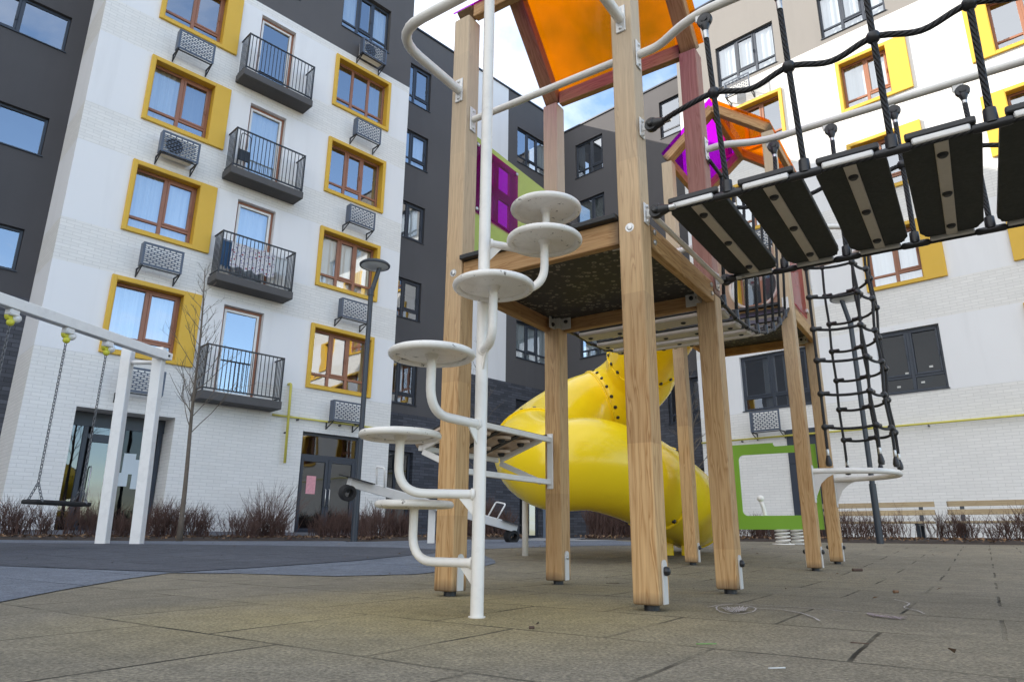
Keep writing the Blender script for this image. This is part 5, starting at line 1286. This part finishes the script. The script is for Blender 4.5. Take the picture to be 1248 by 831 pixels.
rider(954, 10.6, 'left of the two white coil spring riders, its curved bar seen through the green frame', True); rider(973, 11.0, 'right of the two white coil spring riders, behind the right tower post', False)
# little concrete post at the far left
b_ = ong(20, 657); bm = nb(); bxf(bm, (b_.x, b_.y, b_.z+.22), RR.u, RR.out, Z, .04, .04, .24, 0, .008); tag(obj('bollard', bm, M['stone'], None, origin=tuple(b_)), 'short grey concrete post standing in the hedge at the left edge', 'bollard')
# ------------------------------------------------------------------ planting
def strip_poly(p, q, w0, w1):
    p, q = V((p[0], p[1], 0)), V((q[0], q[1], 0)); d = (q-p).normalized(); n = V((-d.y, d.x, 0))
    return [tuple((p-d*.3+n*w0)[:2]), tuple((q+d*.3+n*w0)[:2]), tuple((q+d*.3+n*w1)[:2]), tuple((p-d*.3+n*w1)[:2])]
def bed(name, p, q, w):
    """slightly mounded soil strip with an uneven edge"""
    p, q = V((p[0], p[1], 0)), V((q[0], q[1], 0)); d = (q-p); Ln = d.length; d.normalize(); n = V((-d.y, d.x, 0)); k = max(6, int(Ln/.18)); m = 8
    bm = nb(); vs = []
    for i in range(k+1):
        r = []; s = -.3+(Ln+.6)*i/k; endf = min(1, min(i, k-i)/4.0)
        for j in range(m+1):
            o = (-w + 2*w*j/m)*(.35+.65*sst(endf)); o += noise.noise(V((s*1.9, j*.1, 3)))*.10 if j in (0, m) else 0
            c = p+d*s+n*o; h = (.012+.075*math.sin(PI*j/m)*endf)+(noise.noise(V((c.x*4, c.y*4, 1)))*.025 if 0 < j < m else -.03)
            r.append(bm.verts.new((c.x, c.y, gmesh(c.x, c.y)+h)))
        vs.append(r)
    for i in range(k):
        for j in range(m): bm.faces.new((vs[i][j], vs[i+1][j], vs[i+1][j+1], vs[i][j+1]))
    bmesh.ops.recalc_face_normals(bm, faces=bm.faces[:])
    return tag(obj(name, bm, M['soil'], smooth=True), kind='structure')
LIT = nb()
def leaf(bm, c, s, flat=.5):
    n = V((random.gauss(0, flat), random.gauss(0, flat), 1)).normalized(); x = n.cross(V((math.cos(random.uniform(0, 6.3)), math.sin(random.uniform(0, 6.3)), .1))).normalized(); y = n.cross(x)
    a = [c-x*s, c-y*s*.5+n*s*.25, c+x*s, c+y*s*.5+n*s*.2]; bm.faces.new([bm.verts.new(p) for p in a])
def litter_strip(p, q, w, num):
    p, q = V((p[0], p[1], 0)), V((q[0], q[1], 0)); d = (q-p); n = V((-d.y, d.x, 0)).normalized()
    for _ in range(num):
        c = p+d*random.uniform(-.02, 1.02)+n*random.gauss(0, w*.55); z = gmesh(c.x, c.y)+.05+random.uniform(0, .06); leaf(LIT, V((c.x, c.y, z)), random.uniform(.03, .065))
def twig(bm, p, d, L_, r, depth, spread=.5, kids=3):
    """three-sided tapering shoot with side shoots"""
    pts = [p]; dd = d.normalized()
    n = 3
    for i in range(n):
        dd = (dd+V((random.gauss(0, .12), random.gauss(0, .12), random.gauss(.03, .08)))).normalized(); pts.append(pts[-1]+dd*(L_/n))
    tube(bm, pts, r, 3, 0, False, False, r*.35)
    if depth:
        for _ in range(kids):
            t = random.uniform(.3, .95)*n; i = min(n-1, int(t)); q = pts[i].lerp(pts[i+1], t-i)
            s = (dd+V((random.gauss(0, spread), random.gauss(0, spread), random.gauss(.15, .3)))).normalized(); twig(bm, q, s, L_*random.uniform(.3, .55), r*.6, depth-1, spread, 2)
def hedge(p, q, w, h, label, dens=26, gaps=0.0):
    p, q = V((p[0], p[1], 0)), V((q[0], q[1], 0)); d = q-p; n = V((-d.y, d.x, 0)).normalized(); c = (p+q)/2
    bm = nb(); N = int(d.length*dens)
    for i in range(N):
        s = random.random()
        if noise.noise(V((s*d.length*1.05, 7.7, p.x))) < -.25+gaps: continue
        b = p+d*s+n*random.gauss(0, w*.4); b.z = gmesh(b.x, b.y)+.03
        k = .75+.35*noise.noise(V((s*d.length*1.6, 2.2, p.y)))
        cl = noise.noise(V((s*d.length*3.1, 4.4, 0)))
        for _ in range(6):
            twig(bm, b+V((random.gauss(0, .05), random.gauss(0, .05), 0)), V((random.gauss(0, .22), random.gauss(0, .22), 1)), h*k*random.uniform(.55, 1.12), random.uniform(.005, .009), 1, .45, 5)
    for _ in range(N*2):                  # last dry leaves caught among the shoots
        s = random.random(); b = p+d*s+n*random.gauss(0, w*.4); leaf(bm, V((b.x, b.y, gmesh(b.x, b.y)+random.uniform(.05, h*.85))), random.uniform(.012, .022), 1.5)
    return tag(obj('hedge', bm, M['twig'], None, origin=(c.x, c.y, g(c.x, c.y))), label, 'hedge')
def offL(u, o): q = L.P(u, o, 0); return (q.x, q.y)
def offR(u, o): q = RR.P(u, o, 0); return (q.x, q.y)
for nm, p, q, w in (('planting_bed', offL(-6, 1.35), offL(11.2, 1.35), .75), ('planting_bed', (-3.2, 15.0), (.15, 16.6), .7), ('planting_bed', (1.9, 17.2), (4.6, 18.9), .6), ('planting_bed', offR(-10.2, 4.3), offR(3, 4.3), .65)):
    bed(nm, p, q, w); litter_strip(p, q, w, int(math.hypot(p[0]-q[0], p[1]-q[1])*150))
hedge(offL(-6, 1.3), offL(4.2, 1.3), .5, .80, 'sparse bare brown hedge under the swing, before the entrance', 24, .10)
hedge(offL(4.4, 1.3), offL(11.0, 1.3), .5, .78, 'dense bare brown hedge along the white block, left of the lamp pole', 34)
hedge((-3.2, 15.0), (-.0, 16.5), .5, .80, 'bare brown hedge behind the seesaw', 40)
hedge((2.0, 17.25), (4.5, 18.85), .45, .95, 'dark bare hedge in the corner, seen under the yellow slide', 40)
hedge(offR(-10, 4.3), offR(-6.3, 4.3), .4, .55, 'low bare hedge behind the green frame of the back tower', 30)
hedge(offR(-6.1, 4.3), offR(3, 4.3), .35, .66, 'bare brown shrubs in a row in front of the benches', 24, .22)
o = obj('leaf_litter', LIT, M['litter']); tag(o, 'dry brown leaves lying on the planting beds', 'leaf litter', kind='stuff')

def bare_tree(base, h, r, label, lean=(0, 0), nbr=26, low=.28, blen=.30):
    t = thing('bare_tree', tuple(base), label, 'tree', 'young bare trees')
    bm = nb(); pts = []; n = 12; x = V((0, 0, 0))
    for i in range(n+1):
        f = i/n; x = V((lean[0]*f+noise.noise(V((f*2.3, base.x, 1)))*.10*h*.12, lean[1]*f+noise.noise(V((f*2.1, base.y, 5)))*.10*h*.12, 0)); pts.append(base+x+Z*(h*f-.05))
    tube(bm, pts, r, 9, 0, True, False, None, False, [r*(1-.82*i/n)+r*.35*max(0, 1-i*1.2) for i in range(n+1)])
    obj('trunk', bm, M['trunk'], t, True)
    bm = nb()
    for k in range(nbr):
        f = low+(1-low)*(k+random.random())/nbr; i = min(n-1, int(f*n)); q = pts[i].lerp(pts[i+1], f*n-i); a = k*2.4+random.uniform(-.4, .4)
        d = V((math.cos(a), math.sin(a), random.uniform(.75, 1.3))); L_ = h*blen*(1.05-f)*random.uniform(.6, 1.15)+.18
        branch(bm, q, d, L_, r*.22*(1.1-f)+.003, 2)
    obj('crown', bm, M['trunk'], t, True); return t
def branch(bm, p, d, L_, r, depth):
    pts = [p]; dd = d.normalized(); n = 5
    for i in range(n): dd = (dd+V((random.gauss(0, .10), random.gauss(0, .10), .07))).normalized(); pts.append(pts[-1]+dd*(L_/n))
    tube(bm, pts, r, 5, 0, False, False, r*.3)
    if depth:
        for _ in range(3 if depth > 1 else 2):
            t = random.uniform(.25, .9)*n; i = min(n-1, int(t)); q = pts[i].lerp(pts[i+1], t-i)
            branch(bm, q, (dd+V((random.gauss(0, .55), random.gauss(0, .55), random.gauss(.05, .3)))), L_*random.uniform(.3, .5), r*.55, depth-1)
YT = 12.9
tb = at(219, 652, YT); tb.z = g(tb.x, tb.y)+.03; th_ = at(252, 325, YT).z
bare_tree(tb, th_-tb.z, .047, 'young bare tree standing before the ochre window of the left block', (at(252, 325, YT).x-at(219, 652, YT).x-.0, 0), 34, .36, .30)
tb = V((-1.05, 19.5, g(-1.05, 19.5))); bare_tree(tb, 5.6, .05, 'thin bare tree behind the white pole, in front of the dark brick', (.1, 0), 26, .3, .34)
tb = at(849, 655, 15.5); tb.z = g(tb.x, tb.y); bare_tree(tb, 4.3, .05, 'slim pale bare tree seen between the two tower posts', (.05, 0), 22, .35, .16)
# round bare shrub near the double door
q = offL(7.9, 1.05); bm = nb(); bs = V((q[0], q[1], g(*q)+.05))
for k in range(70): branch(bm, bs+V((random.gauss(0, .08), random.gauss(0, .08), 0)), V((random.gauss(0, .55), random.gauss(0, .55), 1)), random.uniform(.7, 1.35), .007, 2)
tag(obj('bare_shrub', bm, M['twig'], None, True, origin=tuple(bs)), 'taller round bare shrub rising from the hedge left of the double door', 'shrub')

# ------------------------------------------------------------------ chalk drawings and small litter on the paving
def chalk(lines, label, mat):
    bm = nb()
    for n_, (pts, w) in enumerate(lines):
        pp = [V((p.x+random.gauss(0, .0012), p.y+random.gauss(0, .0012), 0)) for p in smoothpath([ong(*p) for p in pts], 8)]; rows = []
        for i, a in enumerate(pp):
            d = (pp[min(i+1, len(pp)-1)]-pp[max(i-1, 0)]); s_ = V((-d.y, d.x, 0)).normalized()*w*random.uniform(.4, 1.0)
            rows.append([bm.verts.new((q.x, q.y, gmesh(q.x, q.y)+.0045+.0003*n_)) for q in (a-s_, a+s_)])
        for r0, r1 in zip(rows, rows[1:]): bm.faces.new((r0[0], r1[0], r1[1], r0[1]))
    for f in bm.faces:
        f.normal_update()
        if f.normal.z < 0: f.normal_flip()
    q = ong(*lines[0][0][0]); tag(obj('chalk_drawing', bm, M[mat], None, origin=tuple(q)), label, 'chalk drawing', 'chalk drawings on the tiles')
scr = [([(862, 741), (885, 737), (905, 738), (921, 742), (915, 747), (895, 749), (878, 746), (874, 740), (896, 737), (920, 738), (960, 740), (1000, 743), (1040, 747)], .004), ([(905, 741), (921, 742), (950, 743.5), (980, 749), (1001, 758)], .004)]
for k in range(12): scr.append(([(879+k*2.4, 740+random.uniform(0, 2)), (890+k*1.6, 747+random.uniform(-2, 1)), (899+k*1.2, 741+random.uniform(-2, 3))], .0026))
chalk(scr, 'whitish chalk scribble with a long curved tail, on the tiles near the front posts', 'chalk')
scr = [([(1056, 748), (1066, 752), (1078, 751), (1090, 755), (1104, 754)], .003)]
for k in range(8): scr.append(([(1060+random.uniform(-3, 3), 749+random.uniform(-2, 2)), (1080+random.uniform(-5, 5), 752+random.uniform(-2, 2)), (1102+random.uniform(-5, 5), 754+random.uniform(-2, 2))], .0026))
chalk(scr, 'pinkish chalk scribble farther out on the tiles, without a tail', 'chalk_pink')
chalk([([(1090, 731), (1108, 736), (1102, 741), (1118, 745), (1127, 749)], .0035)], 'short bent chalk squiggle just beyond the pinkish scribble', 'chalk')
def bit(px, py, L_, w, a, mat, name, label, h=.004, curl=0.0):
    c = ong(px, py); d = V((math.cos(a), math.sin(a), 0)); bm = nb()
    tube(bm, smoothpath([c-d*L_/2+Z*h, c+Z*(h+curl)+V((-d.y, d.x, 0))*curl, c+d*L_/2+Z*h], 4), w, 6)
    tag(obj(name, bm, M[mat], None, True, origin=tuple(c)), label, 'litter', 'small litter on the paving')
bit(861, 786, .055, .0016, .1, 'green_bit', 'straw', 'bright green straw scrap on the tiles, nearest the front post')
bit(947, 816, .04, .0016, .2, 'white_bit', 'straw', 'tiny white straw scrap near the bottom edge of the photo')
bit(1048, 785, .045, .0015, -.5, 'stick', 'dry_twig', 'thin dark twig on the tiles below the chalk scribble')
bit(648, 766, .016, .005, .1, 'stick', 'bark_chip', 'small dark bark chip on the tiles right of the white pole')
bit(747, 711, .08, .002, .15, 'stick', 'dry_twig', 'thin twig lying left of the front post foot')
bit(1092, 722.5, .03, .008, .4, 'leaf_dry', 'dry_leaf', 'single brown leaf on the far right tiles', .008)
bit(1045, 696, .08, .012, .1, 'stick', 'bark_chip', 'dark clump of bark right of the back tower posts', .012)
bm = nb()
for k in range(160):
    x, y = random.uniform(-7, 9), 1.2+13*random.random()**1.4
    leaf(bm, V((x, y, gmesh(x, y)+.012)), random.uniform(.006, .022), .25)
o = obj('scattered_leaves', bm, M['litter']); tag(o, 'small dry leaf scraps scattered over the paving', 'leaf scraps', kind='stuff')

# ------------------------------------------------------------------ light
SAZ, SEL = R(172), R(28)
sun = bpy.data.lights.new('sun', 'SUN'); so = bpy.data.objects.new('sun', sun); COL.objects.link(so)
sun.energy = 2.4; sun.angle = R(.53); sun.color = (1.0, .93, .82)
sd = V((math.cos(SAZ)*math.cos(SEL), math.sin(SAZ)*math.cos(SEL), math.sin(SEL))); so.rotation_euler = sd.to_track_quat('Z', 'Y').to_euler(); so.location = sd*60
wd = bpy.data.worlds.new('World'); sc.world = wd; wd.use_nodes = True; nt = wd.node_tree; nt.nodes.clear()
out = nt.nodes.new('ShaderNodeOutputWorld'); bg = nt.nodes.new('ShaderNodeBackground'); bg.inputs['Strength'].default_value = .11; lk(nt, bg.outputs[0], out.inputs[0])
sky = nt.nodes.new('ShaderNodeTexSky'); sky.sky_type = 'NISHITA'; sky.sun_disc = False; sky.sun_elevation = SEL; sky.sun_rotation = math.atan2(sd.x, sd.y); sky.air_density = 1.0; sky.dust_density = .6; sky.ozone_density = 2.0
tc = nt.nodes.new('ShaderNodeTexCoord'); sp = nt.nodes.new('ShaderNodeSeparateXYZ'); lk(nt, tc.outputs['Generated'], sp.inputs[0])
zz = mth(nt, 'ADD', mth(nt, 'MAXIMUM', sp.outputs['Z'], 0.0), .22)
cb = nt.nodes.new('ShaderNodeCombineXYZ'); lk(nt, mth(nt, 'DIVIDE', sp.outputs['X'], zz), cb.inputs[0]); lk(nt, mth(nt, 'DIVIDE', sp.outputs['Y'], zz), cb.inputs[1]); cb.inputs[2].default_value = 2.7
n1 = nz(nt, cb.outputs[0], 1.15, 9, .60, .35)
# more cloud to the west, open blue to the east
bias = mth(nt, 'ADD', mth(nt, 'MULTIPLY_ADD', sp.outputs['X'], -.20, .065), mth(nt, 'MULTIPLY', sp.outputs['Y'], -.08))
cf = ramp(nt, mth(nt, 'ADD', n1, bias), [(.46, 0.0), (.66, 1.0)])
dens = nz(nt, cb.outputs[0], 2.6, 6, .55, .2)
cc = mixc(nt, dens, (3.5, 3.7, 3.95), (5.9, 5.85, 5.75))
lk(nt, mixc(nt, mth(nt, 'MULTIPLY', cf, .93), sky.outputs[0], cc), bg.inputs['Color'])

sc.view_settings.view_transform = 'Standard'; sc.view_settings.look = 'None'; sc.view_settings.gamma = 1; sc.view_settings.exposure = 1.93
sc.render.engine = 'CYCLES'; sc.cycles.use_denoising = True
try: sc.cycles.denoiser = 'OPENIMAGEDENOISE'
except Exception: pass
sc.cycles.max_bounces = 8; sc.cycles.diffuse_bounces = 4; sc.cycles.glossy_bounces = 4; sc.cycles.transparent_max_bounces = 24; sc.cycles.transmission_bounces = 4
sc.cycles.caustics_reflective = False; sc.cycles.caustics_refractive = False; sc.cycles.sample_clamp_indirect = 6
